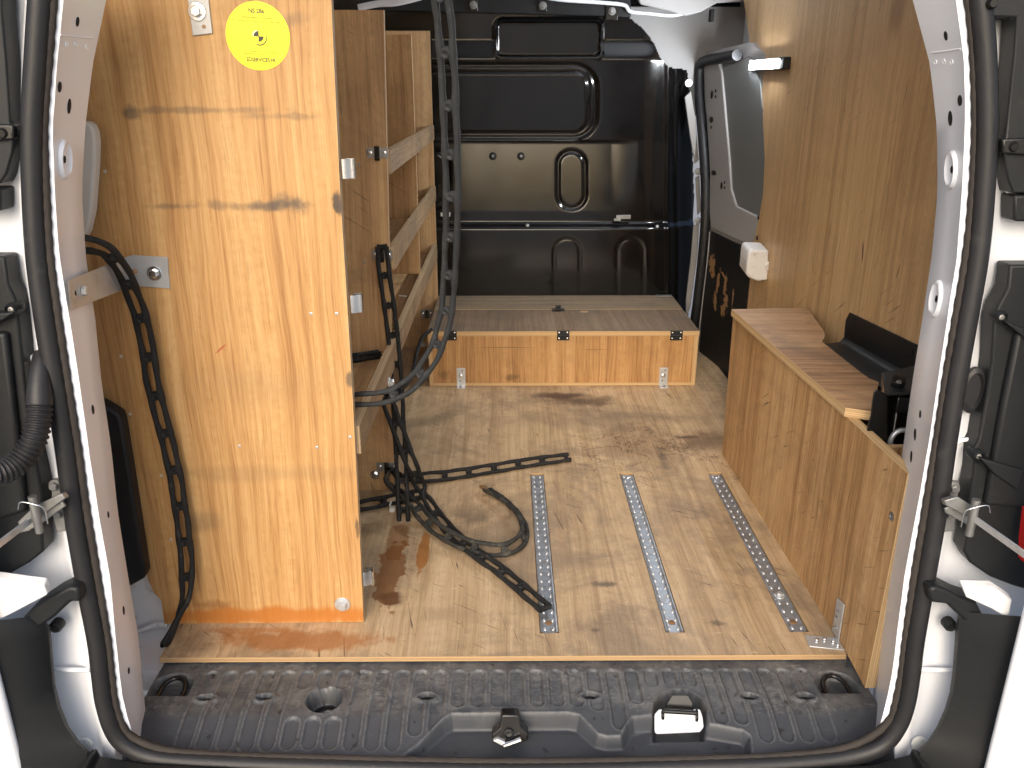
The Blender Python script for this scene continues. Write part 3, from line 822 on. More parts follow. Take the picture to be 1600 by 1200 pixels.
# bumper clip arms
armL = [(33, 968), (55, 948), (82, 930), (108, 917), (122, 919), (126, 941), (110, 941), (86, 964), (57, 984), (34, 984)]
armR = [(1452, 920), (1462, 916), (1478, 921), (1504, 934), (1526, 941), (1539, 966), (1539, 978), (1516, 979), (1500, 964), (1480, 945), (1454, 942)]
for pts, par, (hx, hy) in ((armL, be_l, (118, 930)), (armR, be_r, (1459, 930))):
    a = flat_black("clip_arm", pts, -0.034, 0.035, parent=par, bev=0.004)
for (px, py), par in (((90, 976), be_l), ((1482, 974), be_r)):
    p = tail(px, py, -0.004)
    MB().lathe(p, (0, -1, 0), [(0.0085, -0.005), (0.0085, 0.006), (0.0065, 0.009), (0.004, 0.007), (0.0006, 0.007)], 20).build("screw_boss", M['black_plastic'], par, 40)

# door check straps
def door_check(plate, bolts, arm, pin, rod, sgn):
    base = MB().poly([tail(x, y, -0.004) for x, y in plate], (0, 0.006, 0)).build("door_check", M['dull_steel'], van, 40, bev=0.0015)
    for (x, y) in bolts: bolt(base, tail(x, y, -0.005), (0, -1, 0), 0.0058, mat=M['dull_steel'], washer=1.35)
    MB().poly([tail(x, y, -0.040) for x, y in arm], (0, 0.010, -0.002)).build("check_arm", M['dull_steel'], base, 40, bev=0.0012)
    MB().poly([tail(x, y + 12, -0.034) for x, y in arm], (0, 0.004, -0.001)).build("check_arm", M['dull_steel'], base, 40, bev=0.0012)
    p = tail(*pin, -0.05)
    mb = MB()
    for k in range(6):
        mb.lathe(p + V((0, 0, 0.008 - 0.0052 * k)), (0, 0, 1), [(0.0042, 0), (0.0047, 0.0014), (0.0042, 0.003)], 16)
    mb.lathe(p + V((0, 0, -0.03)), (0, 0, 1), [(0.005, 0), (0.005, 0.05)], 12)
    mb.build("pin", M['dull_steel'], base, 50)
    a, b = tail(*rod[0], -0.045), tail(*rod[1], -0.16)
    d = (b - a)
    MB().box((a + b) / 2, d, V((0, 0, 0.007)), d.cross(V((0, 0, 1))).normalized() * 0.004).build("check_rod", M['galv'], base, 30)
    c = V((sgn * 0.004, -0.006, 0.014))
    q, _ = spline([tuple(p + V((-sgn * .012, 0, -.018))), tuple(p + V((-sgn * .014, -.004, .004))), tuple(p + V((-sgn * .008, -.008, .012))), tuple(p + V((sgn * .010, -.008, .016))), tuple(p + V((sgn * .018, -.004, .004)))], 0.002)
    MB().tube([V(x) for x in q], 0.0009, 6).build("spring_clip", M['bright'], base, 80)

door_check([(80, 750), (94, 749), (98, 770), (104, 830), (88, 832), (80, 800)], [(86, 758), (92, 802)], [(27, 816), (52, 792), (96, 771), (102, 779), (66, 805), (44, 818), (30, 821)], (55, 798), [(46, 814), (-30, 872)], -1)
door_check([(1482, 752), (1500, 753), (1497, 785), (1492, 830), (1474, 832), (1474, 800)], [(1490, 762), (1484, 803)], [(1476, 782), (1497, 776), (1526, 795), (1530, 806), (1512, 808), (1478, 790)], (1521, 803), [(1516, 806), (1640, 894)], 1)
# white ledges of the open doors beside the bumper
MB().poly([tail(x, y, -0.05) for x, y in [(-40, 900), (44, 911), (68, 914), (74, 930), (4, 967), (-40, 990)]], (0, 0.012, 0.004)).build("door_ledge", M['white_dirty'], van, 40, bev=0.002)
MB().poly([tail(x, y, -0.05) for x, y in [(1504, 917), (1552, 918), (1582, 938), (1576, 968), (1550, 952), (1510, 934)]], (0, 0.012, 0.004)).build("door_ledge", M['white_dirty'], van, 40, bev=0.002)

# the two open rear door leaves run back past the camera on either side
def rear_door(sgn, x0, y0):
    pts = [(x0, y0, -0.30), (x0 + sgn * 0.55, y0 - 0.32, -0.30), (x0 + sgn * 0.55, y0 - 0.32, 1.10), (x0, y0, 1.10)]
    o = prism("rear_door", pts, (sgn * 0.03, 0.035, 0), M['white'], van, bev=0.008, seg=3, smooth=40)
    return o
dl = rear_door(-1, -0.645, -0.25)
dr = rear_door(1, 0.635, -0.262)
MB().poly([tail(x, y, -0.055) for x, y in [(1604, 850), (1610, 800), (1630, 800), (1630, 888), (1603, 884)]], (0, 0.02, 0)).build("tail_lamp", M['red'], van, 30, bev=0.003)

# wiring conduit
q, s = spline([tuple(tail(66, 552, 0.0)), tuple(tail(64, 575, -0.012)), tuple(tail(62, 605, -0.022)), tuple(tail(62, 640, -0.03)), tuple(tail(57, 675, -0.04)), tuple(tail(44, 705, -0.05)), tuple(tail(22, 728, -0.065)), tuple(tail(-8, 742, -0.085)), tuple(tail(-50, 748, -0.11))], 0.0008)
def crad(i):
    t = s[i]
    if t < 0.062: return 0.010 + 0.005 * min(1, t / 0.055)
    return 0.0142 + 0.0014 * math.sin((t - 0.062) / 0.0062 * 2 * math.pi)
MB().tube([V(p) for p in q], crad, 18).build("wire_conduit", M['rubber'], van, 70)

# inside the left rear corner: pale trim, black arch trim, wheel arch metal
MB().poly([aty(x, y, 0.055) for x, y in [(110, 190), (134, 190), (142, 195), (147, 206), (149, 225), (148, 260), (143, 330), (136, 362), (130, 374), (110, 376)]], (0, 0.02, 0)).build("corner_trim", M['pale_plastic'], van, 40, bev=0.004, seg=3)
MB().poly([aty(x, y, 0.058) for x, y in [(120, 612), (165, 635), (186, 648), (190, 660), (203, 740), (227, 898), (224, 905), (205, 916), (120, 930)]], (0, 0.025, 0)).build("arch_trim", M['black_plastic'], van, 40, bev=0.005, seg=3)
MB().poly([(-0.74, 0.112, -0.03), (-0.50, 0.112, -0.03), (-0.50, 0.112, 0.16), (-0.74, 0.112, 0.2)], (0, 0.01, 0)).build("wheel_arch", M['white_dirty'], van, 40)
q, _ = spline([tuple(aty(x, y, 0.10)) for x, y in [(206, 990), (222, 984), (236, 978), (246, 975), (262, 976)]], 0.004)
MB().tube([V(p) for p in q], 0.004, 8).build("sealant_bead", M['white_dirty'], van, 80)
MB().poly([tail(x, y, 0.14) for x, y in [(192, 1096), (198, 1097), (221, 1056), (218, 1050)]], (0.0, 0.003, 0)).build("bare_patch", M['silicone'], pil_l, 30)

# ------------------------------------------------------------------ sill trim (moulded black plastic threshold)
def zprof(y):
    t = np.asarray(y, float)
    z = np.where(t > -0.112, -0.0135, -0.0135 - 0.30 * (-0.112 - t))
    z = np.where(t < -0.180, -0.0135 - 0.30 * 0.068 - 1.4 * (-0.180 - t), z)
    return z
def on_sill(px, py):
    d = ray(px, py)
    lo, hi = 0.8, 2.2
    for _ in range(50):
        m = (lo + hi) / 2
        p = CAM + d * m
        if p.z > float(zprof(p.y)): lo = m
        else: hi = m
    return CAM + d * lo
X0, X1 = -0.568, 0.574
xs = np.arange(X0, X1 + 1e-6, 0.0015)
ys = np.concatenate([np.arange(0.004, -0.176, -0.0015), np.linspace(-0.176, -0.205, 16)])
GX, GY = np.meshgrid(xs, ys)
def ys_smooth(y):
    acc = 0
    for k in np.linspace(-0.007, 0.007, 9): acc = acc + zprof(np.minimum(y + k, 0.1))
    return acc / 9
GZ = ys_smooth(GY)
def sstep(a, b, x):
    t = np.clip((x - a) / (b - a), 0, 1); return t * t * (3 - 2 * t)
def sd_capsule(x, y, cx, ya, yb, r):
    yy = np.clip(y, min(ya, yb) + r, max(ya, yb) - r) if abs(ya - yb) > 2 * r else np.full_like(y, (ya + yb) / 2)
    return np.hypot(x - cx, y - yy) - r
def sd_poly(x, y, P):
    d = np.full(x.shape, 1e9); ins = np.zeros(x.shape, bool)
    n = len(P)
    for i in range(n):
        ax, ay = P[i]; bx, by = P[(i + 1) % n]
        ex, ey = bx - ax, by - ay
        t = np.clip(((x - ax) * ex + (y - ay) * ey) / (ex * ex + ey * ey + 1e-12), 0, 1)
        d = np.minimum(d, np.hypot(x - ax - t * ex, y - ay - t * ey))
        c = ((ay > y) != (by > y)) & (x < (bx - ax) * (y - ay) / (by - ay + 1e-12) + ax)
        ins ^= c
    return np.where(ins, -d, d)
scal = [(622, 1192), (655, 1162), (690, 1125), (706, 1115), (888, 1113), (905, 1117), (934, 1147), (948, 1151), (970, 1150), (977, 1135), (988, 1121), (1020, 1117), (1022, 1096), (1034, 1083), (1052, 1077), (1074, 1078), (1092, 1088), (1102, 1104), (1108, 1131), (1160, 1141), (1172, 1150), (1175, 1178), (1176, 1196)]
SC = [(p.x, p.y) for p in (on_sill(*q) for q in scal)] + [(0.42, -0.26), (-0.2, -0.26)]
sdS = sd_poly(GX, GY, SC)
pocket = [(1022, 1142), (1020, 1117), (1022, 1097), (1034, 1084), (1052, 1078), (1074, 1079), (1092, 1089), (1101, 1104), (1102, 1140)]
PK = [(p.x, p.y) for p in (on_sill(*q) for q in pocket)]
sdP = sd_poly(GX, GY, PK)
holes = [(322, 1089, .0125, .007), (413, 1088, .0125, .007), (667, 1087, .0125, .008), (922, 1086, .0125, .008), (1170, 1087, .0125, .0075), (1258, 1087, .0125, .0075)]
HC = [(on_sill(px, py), a, b) for px, py, a, b in holes]
big = on_sill(507, 1093)
dr_l, dr_r = on_sill(269, 1071), on_sill(1306, 1067)
pad = np.zeros_like(GX)
rimw = np.zeros_like(GX)
for k in range(32):
    cx = -0.474 + 0.0306 * k
    px0 = 790 + cx * F / 1.33
    ya = -0.016
    if px0 < 628: segs = [(ya, -0.172)]
    elif px0 < 700: segs = [(ya, -0.150)]
    elif px0 < 905: segs = [(ya, -0.103)]
    elif px0 < 935: segs = [(ya, -0.112)]
    elif px0 < 965: segs = [(ya, -0.142)]
    elif px0 < 1008: segs = [(ya, -0.098)]
    elif px0 < 1100: segs = [(ya, -0.060)]
    elif px0 < 1150: segs = [(ya, -0.135)]
    else: segs = [(ya, -0.162)]
    if abs(px0 - 507) < 36: segs = [(ya, -0.062), (-0.118, -0.170)]
    for a, b in segs:
        d = sd_capsule(GX, GY, cx, a, b, 0.0118)
        rim = np.exp(-((d + 0.0004) / 0.0016) ** 2)
        pad = np.maximum(pad, 0.0036 * sstep(0.0006, -0.0036, d)) - 0.0
        rimw = np.maximum(rimw, np.exp(-((d - 0.0002) / 0.0012) ** 2))
        GZ += 0.0009 * rim
keep = np.ones_like(GX)
for (c, a, b) in HC: keep *= sstep(1.3, 2.0, np.hypot((GX - c.x) / a, (GY - c.y) / b))
for c, r in ((dr_l, 0.042), (dr_r, 0.042)): keep *= sstep(r, r + 0.006, np.hypot(GX - c.x, GY - c.y))
keep *= sstep(0.001, 0.006, sdS)
keep = np.clip(keep, 0, 1)
GZ -= pad * keep
# recess below the scallop, striker pocket
tgt = np.minimum(GZ, -0.0415 - 0.12 * np.clip(-0.13 - GY, 0, 1))
w = sstep(0.0015, -0.0085, sdS)
GZ = GZ * (1 - w) + tgt * w + 0.0012 * np.exp(-((sdS - 0.001) / 0.0025) ** 2)
wp = sstep(0.002, -0.006, sdP)
GZ = GZ * (1 - wp) + np.minimum(GZ, -0.058) * wp
for (c, a, b) in HC:
    q = np.hypot((GX - c.x) / a, (GY - c.y) / b)
    GZ -= 0.013 * sstep(1.12, 0.80, q)
q = np.hypot(GX - big.x, GY - big.y)
GZ -= 0.032 * sstep(0.0285, 0.0245, q) - 0.001 * np.exp(-((q - 0.03) / 0.002) ** 2)
for c in (dr_l, dr_r):
    ex, ey = (GX - c.x), (GY - c.y)
    q = np.where(ey > -0.004, np.hypot(ex / 0.031, ey / 0.029), np.maximum(np.abs(ex) / 0.031, np.abs(ey + 0.004) / 0.019 + 0.0))
    GZ -= 0.016 * sstep(1.05, 0.82, q)
# rounded outer ends
endw = np.maximum(sstep(X1 - 0.006, X1, GX), sstep(X0 + 0.006, X0, GX))
GZ -= 0.010 * endw ** 2
corner = np.maximum(0, np.hypot(np.maximum(np.abs(GX - 0.003) - 0.512, 0), np.maximum(-GY - 0.13, 0)) - 0.052)
GZ -= corner * 1.6
ny, nx = GX.shape
sv = np.stack([GX, GY, GZ], 2).reshape(-1, 3)
sf = [[j * nx + i, (j + 1) * nx + i, (j + 1) * nx + i + 1, j * nx + i + 1] for j in range(ny - 1) for i in range(nx - 1)]
sill = mk("sill_trim", sv, sf, M['sill'], van, smooth=70)
rim_highlight = sill.data.attributes.new("rim_highlight", 'FLOAT', 'POINT')
rimw = np.maximum(rimw * keep, np.exp(-((sdS - 0.0012) / 0.0016) ** 2) * 0.7)
rim_highlight.data.foreach_set("value", rimw.reshape(-1).astype(np.float32))
fix_normals(sill)

def sill_top(px, py, dz=0.0):
    p = on_sill(px, py); return V((p.x, p.y, p.z + dz))
for (c, a, b) in HC:
    MB().lathe((c.x, c.y, -0.030), (0, 0, 1), [(1, 0), (1, 0.0075), (0.9, 0.008)], 20, ref=(0, 1, 0), sx=a * 0.98, sy=b * 0.98).build("screw_hole", M['dark_hole'], sill, 40)
mbg = MB().lathe((big.x, big.y, -0.047), (0, 0, 1), [(0.021, 0), (0.021, 0.004), (0.017, 0.005), (0.0165, 0.003), (0.001, 0.003)], 24)
mbg.build("socket_ring", M['black_plastic'], sill, 40)
MB().lathe((big.x + 0.004, big.y - 0.004, -0.044), (0, 0.2, 1), [(0.011, 0), (0.011, 0.006), (0.008, 0.008), (0.0006, 0.009)], 7).build("nut", M['bright'], sill, 30)
for c in (dr_l, dr_r):
    pts = [V((c.x + 0.019 * math.cos(a), c.y - 0.004 + 0.026 * math.sin(a), -0.0215 + 0.004 * math.sin(a))) for a in np.linspace(0, math.pi, 22)]
    pts = [V((c.x + 0.019, c.y - 0.018, -0.024))] + pts + [V((c.x - 0.019, c.y - 0.018, -0.024))]
    MB().tube(pts, 0.0036, 10).build("tie_down_ring", M['black_gloss'], sill, 80)
# centre lock striker and right striker
p = sill_top(795, 1140)
cl = MB().poly([on_plane(x, y, (0, -0.150, 0), (0, 1, -0.3)) for x, y in [(768, 1148), (781, 1137), (783, 1119), (786, 1117), (808, 1117), (812, 1120), (814, 1136), (826, 1147), (825, 1158), (800, 1163), (770, 1158)]], (0, 0.02, -0.004)).build("door_lock", M['black_gloss'], sill, 40, bev=0.0025, seg=3)
pc = on_plane(795, 1147, (0, -0.153, 0), (0, 1, -0.3))
MB().lathe(pc, (0, -1, 0.35), [(0.0075, -0.004), (0.0075, 0.002), (0.0055, 0.003), (0.005, -0.002), (0.0005, -0.003)], 20).build("lock_bush", M['black_plastic'], cl, 40)
MB().tube([on_plane(787, 1165, (0, -0.157, 0), (0, 1, -.3)), on_plane(814, 1155, (0, -0.157, 0), (0, 1, -.3))], lambda i: 0.0035, 8).build("lock_spring", M['bright'], cl, 40)
MB().poly([on_plane(x, y, (0, -0.156, 0), (0, 1, -.3)) for x, y in [(770, 1158), (778, 1155), (790, 1160), (785, 1166)]], (0, 0.006, 0)).build("lock_tongue", M['galv'], cl, 40, bev=0.001)
wp_ = [(p.x, p.y) for p in (on_sill(x, y) for x, y in [(1025, 1140), (1023, 1120), (1030, 1104), (1095, 1104), (1099, 1122), (1097, 1138)])]
wpl = prism("striker_plate", [on_plane(x, y, (0, -0.128, -0.030), (0, 0.8, -0.6)) for x, y in [(1026, 1147), (1023, 1143), (1023, 1116), (1030, 1108), (1094, 1108), (1098, 1120), (1100, 1136), (1094, 1144)]], (0, 0.003, -0.003), M['white'], sill, bev=0.002, smooth=40)
sk = MB()
a, b = on_plane(1036, 1111, (0, -0.137, 0), (0, 1, -.3)), on_plane(1089, 1114, (0, -0.137, 0), (0, 1, -.3))
sk.tube([a, b], 0.0035, 12)
for e in (a, b):
    sk.lathe(e - V((0.0015, 0, 0)), (1, 0, 0), [(0.004, 0), (0.0055, 0.0005), (0.0055, 0.0025), (0.004, 0.003)], 16)
    sk.lathe(e + V((0, 0, -0.008)), (1, 0, 0), [(0.007, -0.002), (0.007, 0.002)], 16, sx=0.8)
sk.poly([on_plane(x, y, (0, -0.122, 0), (0, 1, -.5)) for x, y in [(1040, 1112), (1042, 1100), (1050, 1086), (1075, 1086), (1082, 1098), (1085, 1114)]], (0, 0.01, -0.01))
sk.build("door_striker", M['black_gloss'], sill, 40, bev=0.0008)

# ------------------------------------------------------------------ bulkhead
YB = 1.760
bxs = np.arange(-0.76, 0.66, 0.0042)
bzs = np.arange(-0.02, 1.15, 0.0042)
BX, BZ = np.meshgrid(bxs, bzs)
# picture coordinates of each bulkhead grid point, used only to measure features off the photo
Rn = np.array(RI)
PT = np.stack([BX - CAM.x, np.full_like(BX, YB - CAM.y), BZ - CAM.z], 2) @ Rn.T
PX = 800 + F * PT[..., 0] / -PT[..., 2]
PY = 600 - F * PT[..., 1] / -PT[..., 2]
def sd_rr(x0, x1, y0, y1, r):
    qx = np.abs(PX - (x0 + x1) / 2) - (x1 - x0) / 2 + r
    qy = np.abs(PY - (y0 + y1) / 2) - (y1 - y0) / 2 + r
    return np.hypot(np.maximum(qx, 0), np.maximum(qy, 0)) + np.minimum(np.maximum(qx, qy), 0) - r
def groove(d, c, wd): return np.exp(-((d - c) / wd) ** 2)
OFF = np.zeros_like(BX)
d1 = sd_rr(610, 934, 98, 219, 38)
OFF += 0.006 * sstep(2, -4, d1) + 0.006 * groove(d1, -4, 4)
d2 = sd_rr(625, 920, 111, 208, 24)
OFF += 0.005 * groove(d2, 0, 2.6) - 0.002 * sstep(0, -5, d2)
d3 = sd_rr(776, 938, 34, 88, 9)
OFF += 0.016 * sstep(1, -3, d3) - 0.003 * groove(d3, 2.5, 2.5)
OFF -= np.clip(BZ - 0.70, 0, 0.5) * math.tan(math.radians(4.0)) * sstep(222, 218, PY)
zone = sstep(219, 223, PY) * sstep(352, 344, PY)
right = sstep(1000, 955, PX)
tilt = np.clip(BZ - 0.465, 0, 0.3) * math.tan(math.radians(3.3))
OFF += zone * right * tilt
for (x0, x1, y0, y1, g) in ((870, 917, 235, 328, 0.007), (655, 703, 235, 328, 0.007), (863, 908, 369, 520, 0.002), (961, 1006, 369, 520, 0.002)):
    d = sd_rr(x0, x1, y0, y1, (x1 - x0) / 2)
    OFF += g * groove(d, -2, 2.4) + (g * 0.4 * sstep(-2, -5, d))
OFF -= 0.022 * sstep(346, 357, PY)
OFF += 0.06 * np.clip((PX - 1005) / 80, 0, 2) ** 2 - 0.006 * groove(PX, 1045, 6) - 0.004 * groove(PX, 1060, 4)
OFF += 0.03 * sstep(96, 60, PY) * sstep(0, 1, d3) * 0.5
OUTL = [(560, -60), (985, -60), (985, 28), (1006, 44), (1022, 66), (1032, 90), (1046, 104), (1078, 108), (1084, 150), (1090, 250), (1093, 330), (1088, 430), (1096, 520), (1106, 640), (1106, 800), (560, 800)]
inside = sd_poly(PX, PY, OUTL) < 0
inside |= PX < 700
nyb, nxb = BX.shape
idx = -np.ones(BX.shape, int)
bv, bf = [], []
for j in range(nyb):
    for i in range(nxb):
        if inside[j, i]:
            idx[j, i] = len(bv); bv.append((BX[j, i], YB + OFF[j, i], BZ[j, i]))
for j in range(nyb - 1):
    for i in range(nxb - 1):
        qd = [idx[j, i], idx[j, i + 1], idx[j + 1, i + 1], idx[j + 1, i]]
        if min(qd) >= 0: bf.append([int(t) for t in qd])
bulk = mk("bulkhead", bv, bf, M['black_paint'], van, smooth=60)
for (px, py, r) in ((770, 244, 6), (814, 244, 6), (747, 90, 3.5), (952, 95, 4)):
    p = aty(px, py, YB - 0.001)
    hole(bulk, p, (0, -1, 0), r * 2.8 / F, r * 2.8 / F, name="bolt_hole", d=0.003)
    screw(bulk, p - V((0, 0.002, 0)), (0, -1, 0), r * 1.1 / F, mat=M['dull_steel'])
for (px, py) in ((824, 352), (1027, 354), (716, 354)):
    screw(bulk, aty(px, py, YB - 0.012), (0, -1, 0.5), 0.006, mat=M['dull_steel'])
MB().box(aty(974, 339, YB - 0.012), (0.05, 0, 0), (0, 0.006, 0), (0, 0, 0.014)).box(aty(964, 343, YB - 0.02), (0.024, 0, 0), (0, 0.02, 0), (0, 0, 0.008)).build("catch_plate", M['dull_steel'], bulk, 30, bev=0.001)
MB().box(aty(696, 335, YB - 0.012), (0.034, 0, 0), (0, 0.004, 0), (0, 0, 0.014)).build("catch_plate", M['galv'], bulk, 30, bev=0.001)
# crossmember over the bulkhead, inner body in shade-greyed white, roof bow
xm = MB().poly([aty(x, y, 1.712) for x, y in [(560, -30), (985, -30), (986, 27), (940, 25), (560, 16)]], (0, 0.012, 0)).build("crossmember", M['black_plastic'], van, 40, bev=0.003)
for (px, py, r) in ((740, 8, 7), (848, 9, 7), (956, 18, 10)):
    p = aty(px, py, 1.711)
    MB().box(p, (r * 5.0 / F, 0, 0), (0, 0.012, 0), (0, 0, r * 6.5 / F)).build("bolt_mount", M['black_gloss'], xm, 30, bev=0.002)
    bolt(xm, p - V((0, 0.007, 0)), (0, -1, 0), 0.0075, mat=M['dull_steel'])
MB().poly([aty(x, y, 1.80) for x, y in [(950, -40), (1250, -40), (1250, 130), (1060, 130), (1000, 70)]], (0, 0.01, 0)).build("inner_body", M['shaded_white'], van, 40)
q, _ = spline([tuple(aty(x, y, 1.70)) for x, y in [(840, -6), (880, 0), (940, 4), (975, 8), (985, 18), (1015, 21), (1050, 24), (1080, 18)]], 0.006)
MB().tube([V(p) for p in q], 0.006, 8).build("roof_bow", M['white'], van, 60)
q, _ = spline([tuple(aty(x, y, 1.42)) for x, y in [(560, 12), (590, 6), (620, 4), (660, -6), (700, -20)]], 0.006)
MB().tube([V(p) for p in q], 0.009, 8).build("roof_bow", M['white'], van, 60)
rb = [aty(x, y, 1.66) for x, y in [(985, -40), (1250, -40), (1250, 0), (1176, 3), (1120, 6), (1095, 20), (1072, 26), (1045, 18), (1000, 8)]]
MB().poly(rb, (0, 0.05, 0.02)).build("roof_side_rail", M['shaded_white'], van, 40, bev=0.006, seg=3)

# ------------------------------------------------------------------ sliding side door (right, seen from inside)
DOOR_P, DOOR_N = (0.673, 1.70, 0), (0.987, 0.161, 0)     # through (0.673, 1.70) and (0.735, 1.32)
_n = V((0.38, 0.062, 0)).normalized()
DOOR_N = tuple(_n)
def dpt(px, py, off=0.0):
    return on_plane(px, py, V(DOOR_P) - _n * off, DOOR_N)
sd = thing_door = prism("sliding_door", [dpt(x, y) for x, y in [(1086, 86), (1130, 76), (1172, 66), (1215, 100), (1225, 240), (1215, 420), (1205, 640), (1080, 640), (1092, 420), (1102, 300), (1096, 160)]], _n * 0.03, M['shaded_white'], van, smooth=30)
prism("inner_frame", [dpt(x, y, 0.012) for x, y in [(1098, 98), (1120, 94), (1127, 112), (1133, 180), (1139, 250), (1142, 296), (1150, 322), (1186, 340), (1180, 372), (1172, 384), (1140, 370), (1110, 356), (1108, 330), (1109, 270), (1104, 180)]], _n * 0.014, M['shaded_white'], sd, bev=0.004, seg=3, smooth=40)
prism("window_panel", [dpt(x, y, 0.006) for x, y in [(1122, 116), (1127, 106), (1168, 88), (1178, 92), (1187, 130), (1196, 220), (1195, 300), (1186, 338), (1150, 321), (1142, 300), (1138, 250), (1131, 170)]], _n * 0.006, M['window_grey'], sd, bev=0.003, smooth=40)
for (px, py, rx, ry) in ((1112, 148, 4, 4), (1118, 142, 1.6, 1.6), (1118, 151, 1.6, 1.6), (1111, 187, 3, 7), (1111, 199, 1.5, 2), (1115, 270, 2.5, 9), (1127, 290, 3.5, 3.5), (1132, 285, 1.5, 1.5), (1132, 293, 1.5, 1.5)):
    p = dpt(px, py, 0.0145)
    hole(sd, p, -_n, ry * 2.6 / F, rx * 4.0 / F)
M['door_lining'] = door_lining_mat()
prism("lower_lining", [dpt(x, y, 0.010) for x, y in [(1110, 361), (1140, 376), (1174, 391), (1180, 440), (1180, 660), (1085, 660), (1098, 470), (1106, 400)]], _n * 0.008, M['door_lining'], sd, bev=0.002)
q, _ = spline([tuple(dpt(x, y, 0.014)) for x, y in [(1109, 362), (1106, 400), (1099, 460), (1092, 520), (1087, 560)]], 0.01)
MB().tube([V(p) for p in q], 0.0022, 6).build("lining_edge", M['shaded_white'], sd, 60)
q, _ = spline([tuple(dpt(x, y, 0.02)) for x, y in [(1152, 86), (1125, 91), (1102, 95), (1093, 106), (1093, 150), (1097, 200), (1101, 255), (1103, 300), (1102, 350), (1097, 410), (1090, 470), (1084, 520), (1082, 600)]], 0.008)
MB().tube([V(p) for p in q], 0.0165, 10).build("door_seal", M['rubber'], sd, 70)
pb = MB()
pb.poly([aty(x, y, 1.735) for x, y in [(1070, 152), (1080, 142), (1086, 180), (1092, 250), (1086, 256), (1078, 210)]], (0, 0.01, 0))
pb.poly([aty(x, y, 1.735) for x, y in [(1087, 278), (1093, 274), (1096, 330), (1090, 336)]], (0, 0.01, 0))
pb.poly([aty(x, y, 1.735) for x, y in [(1084, 352), (1093, 350), (1090, 400), (1079, 480), (1072, 498), (1072, 470), (1080, 400)]], (0, 0.01, 0))
cp = pb.build("centre_pillar", M['shaded_white'], van, 40, bev=0.002)
for (px, py) in ((1076, 130), (1091, 268), (1090, 345)):
    bolt(cp, aty(px, py, 1.732), (0, -1, 0), 0.0075, mat=M['galv'])
MB().box(dpt(1110, 28, 0.0) + V((-0.02, -0.1, 0.0)), (0.01, 0, 0), (0, 0.03, 0), (0, 0, 0.035)).build("square_hole", M['dark_hole'], van, 30)

# ------------------------------------------------------------------ plywood floor with steel rails
floor = thing("plywood_floor", "worn plywood floor board with water stains and three steel strips let in", "floor board", (0, 0, -0.012))
RX = [(0.0725, 0.0165), (0.2870, 0.0165), (0.4990, 0.0165)]
RY0, RY1 = 0.060, 0.677
fx = [-0.70, -0.566] + sum([[c - w, c + w] for c, w in RX], []) + [0.556, 0.70]
fy = [0.0, 0.16, RY0, RY1, 1.738]
fy = sorted(set(fy))
fv, ff, fu, fmi = [], [], [], []
def quad(a, b, c, d, uv, mi):
    k = len(fv); fv.extend([a, b, c, d]); ff.append([k, k + 1, k + 2, k + 3]); fu.append(uv); fmi.append(mi)
T = 0.0095
for i in range(len(fx) - 1):
    for j in range(len(fy) - 1):
        x0, x1, y0, y1 = fx[i], fx[i + 1], fy[j], fy[j + 1]
        if x1 <= -0.565 and y0 < 0.15: continue                      # cut away round the left rear corner
        if x0 >= 0.555 and y0 < 0.60: continue
        slot = any(abs((x0 + x1) / 2 - c) < 0.001 for c, w in RX) and RY0 <= y0 and y1 <= RY1
        z = -0.006 if slot else 0.0
        quad((x0, y0, z), (x1, y0, z), (x1, y1, z), (x0, y1, z), [(x0, y0), (x1, y0), (x1, y1), (x0, y1)], 1 if slot else 0)
quad((-0.566, 0, -T), (0.556, 0, -T), (0.556, 0, 0), (-0.566, 0, 0), [(0, 0), (1.1, 0), (1.1, 1), (0, 1)], 1)
quad((-0.566, 0.16, -T), (-0.566, 0, -T), (-0.566, 0, 0), (-0.566, 0.16, 0), [(0, 0), (.16, 0), (.16, 1), (0, 1)], 1)
quad((0.556, 0, -T), (0.556, 0.70, -T), (0.556, 0.70, 0), (0.556, 0, 0), [(0, 0), (.7, 0), (.7, 1), (0, 1)], 1)
for c, w in RX:
    for x in (c - w, c + w):
        quad((x, RY0, -0.006), (x, RY1, -0.006), (x, RY1, 0), (x, RY0, 0), [(0, 0.3), (.6, 0.3), (.6, 0.8), (0, 0.8)], 1)
    for y in (RY0, RY1):
        quad((c - w, y, -0.006), (c + w, y, -0.006), (c + w, y, 0), (c - w, y, 0), [(0, 0.3), (.03, 0.3), (.03, 0.8), (0, 0.8)], 1)
board = mk("board", fv, ff, [M['wood_floor'], M['edge_floor']], floor, fu, fmi)
stud = None
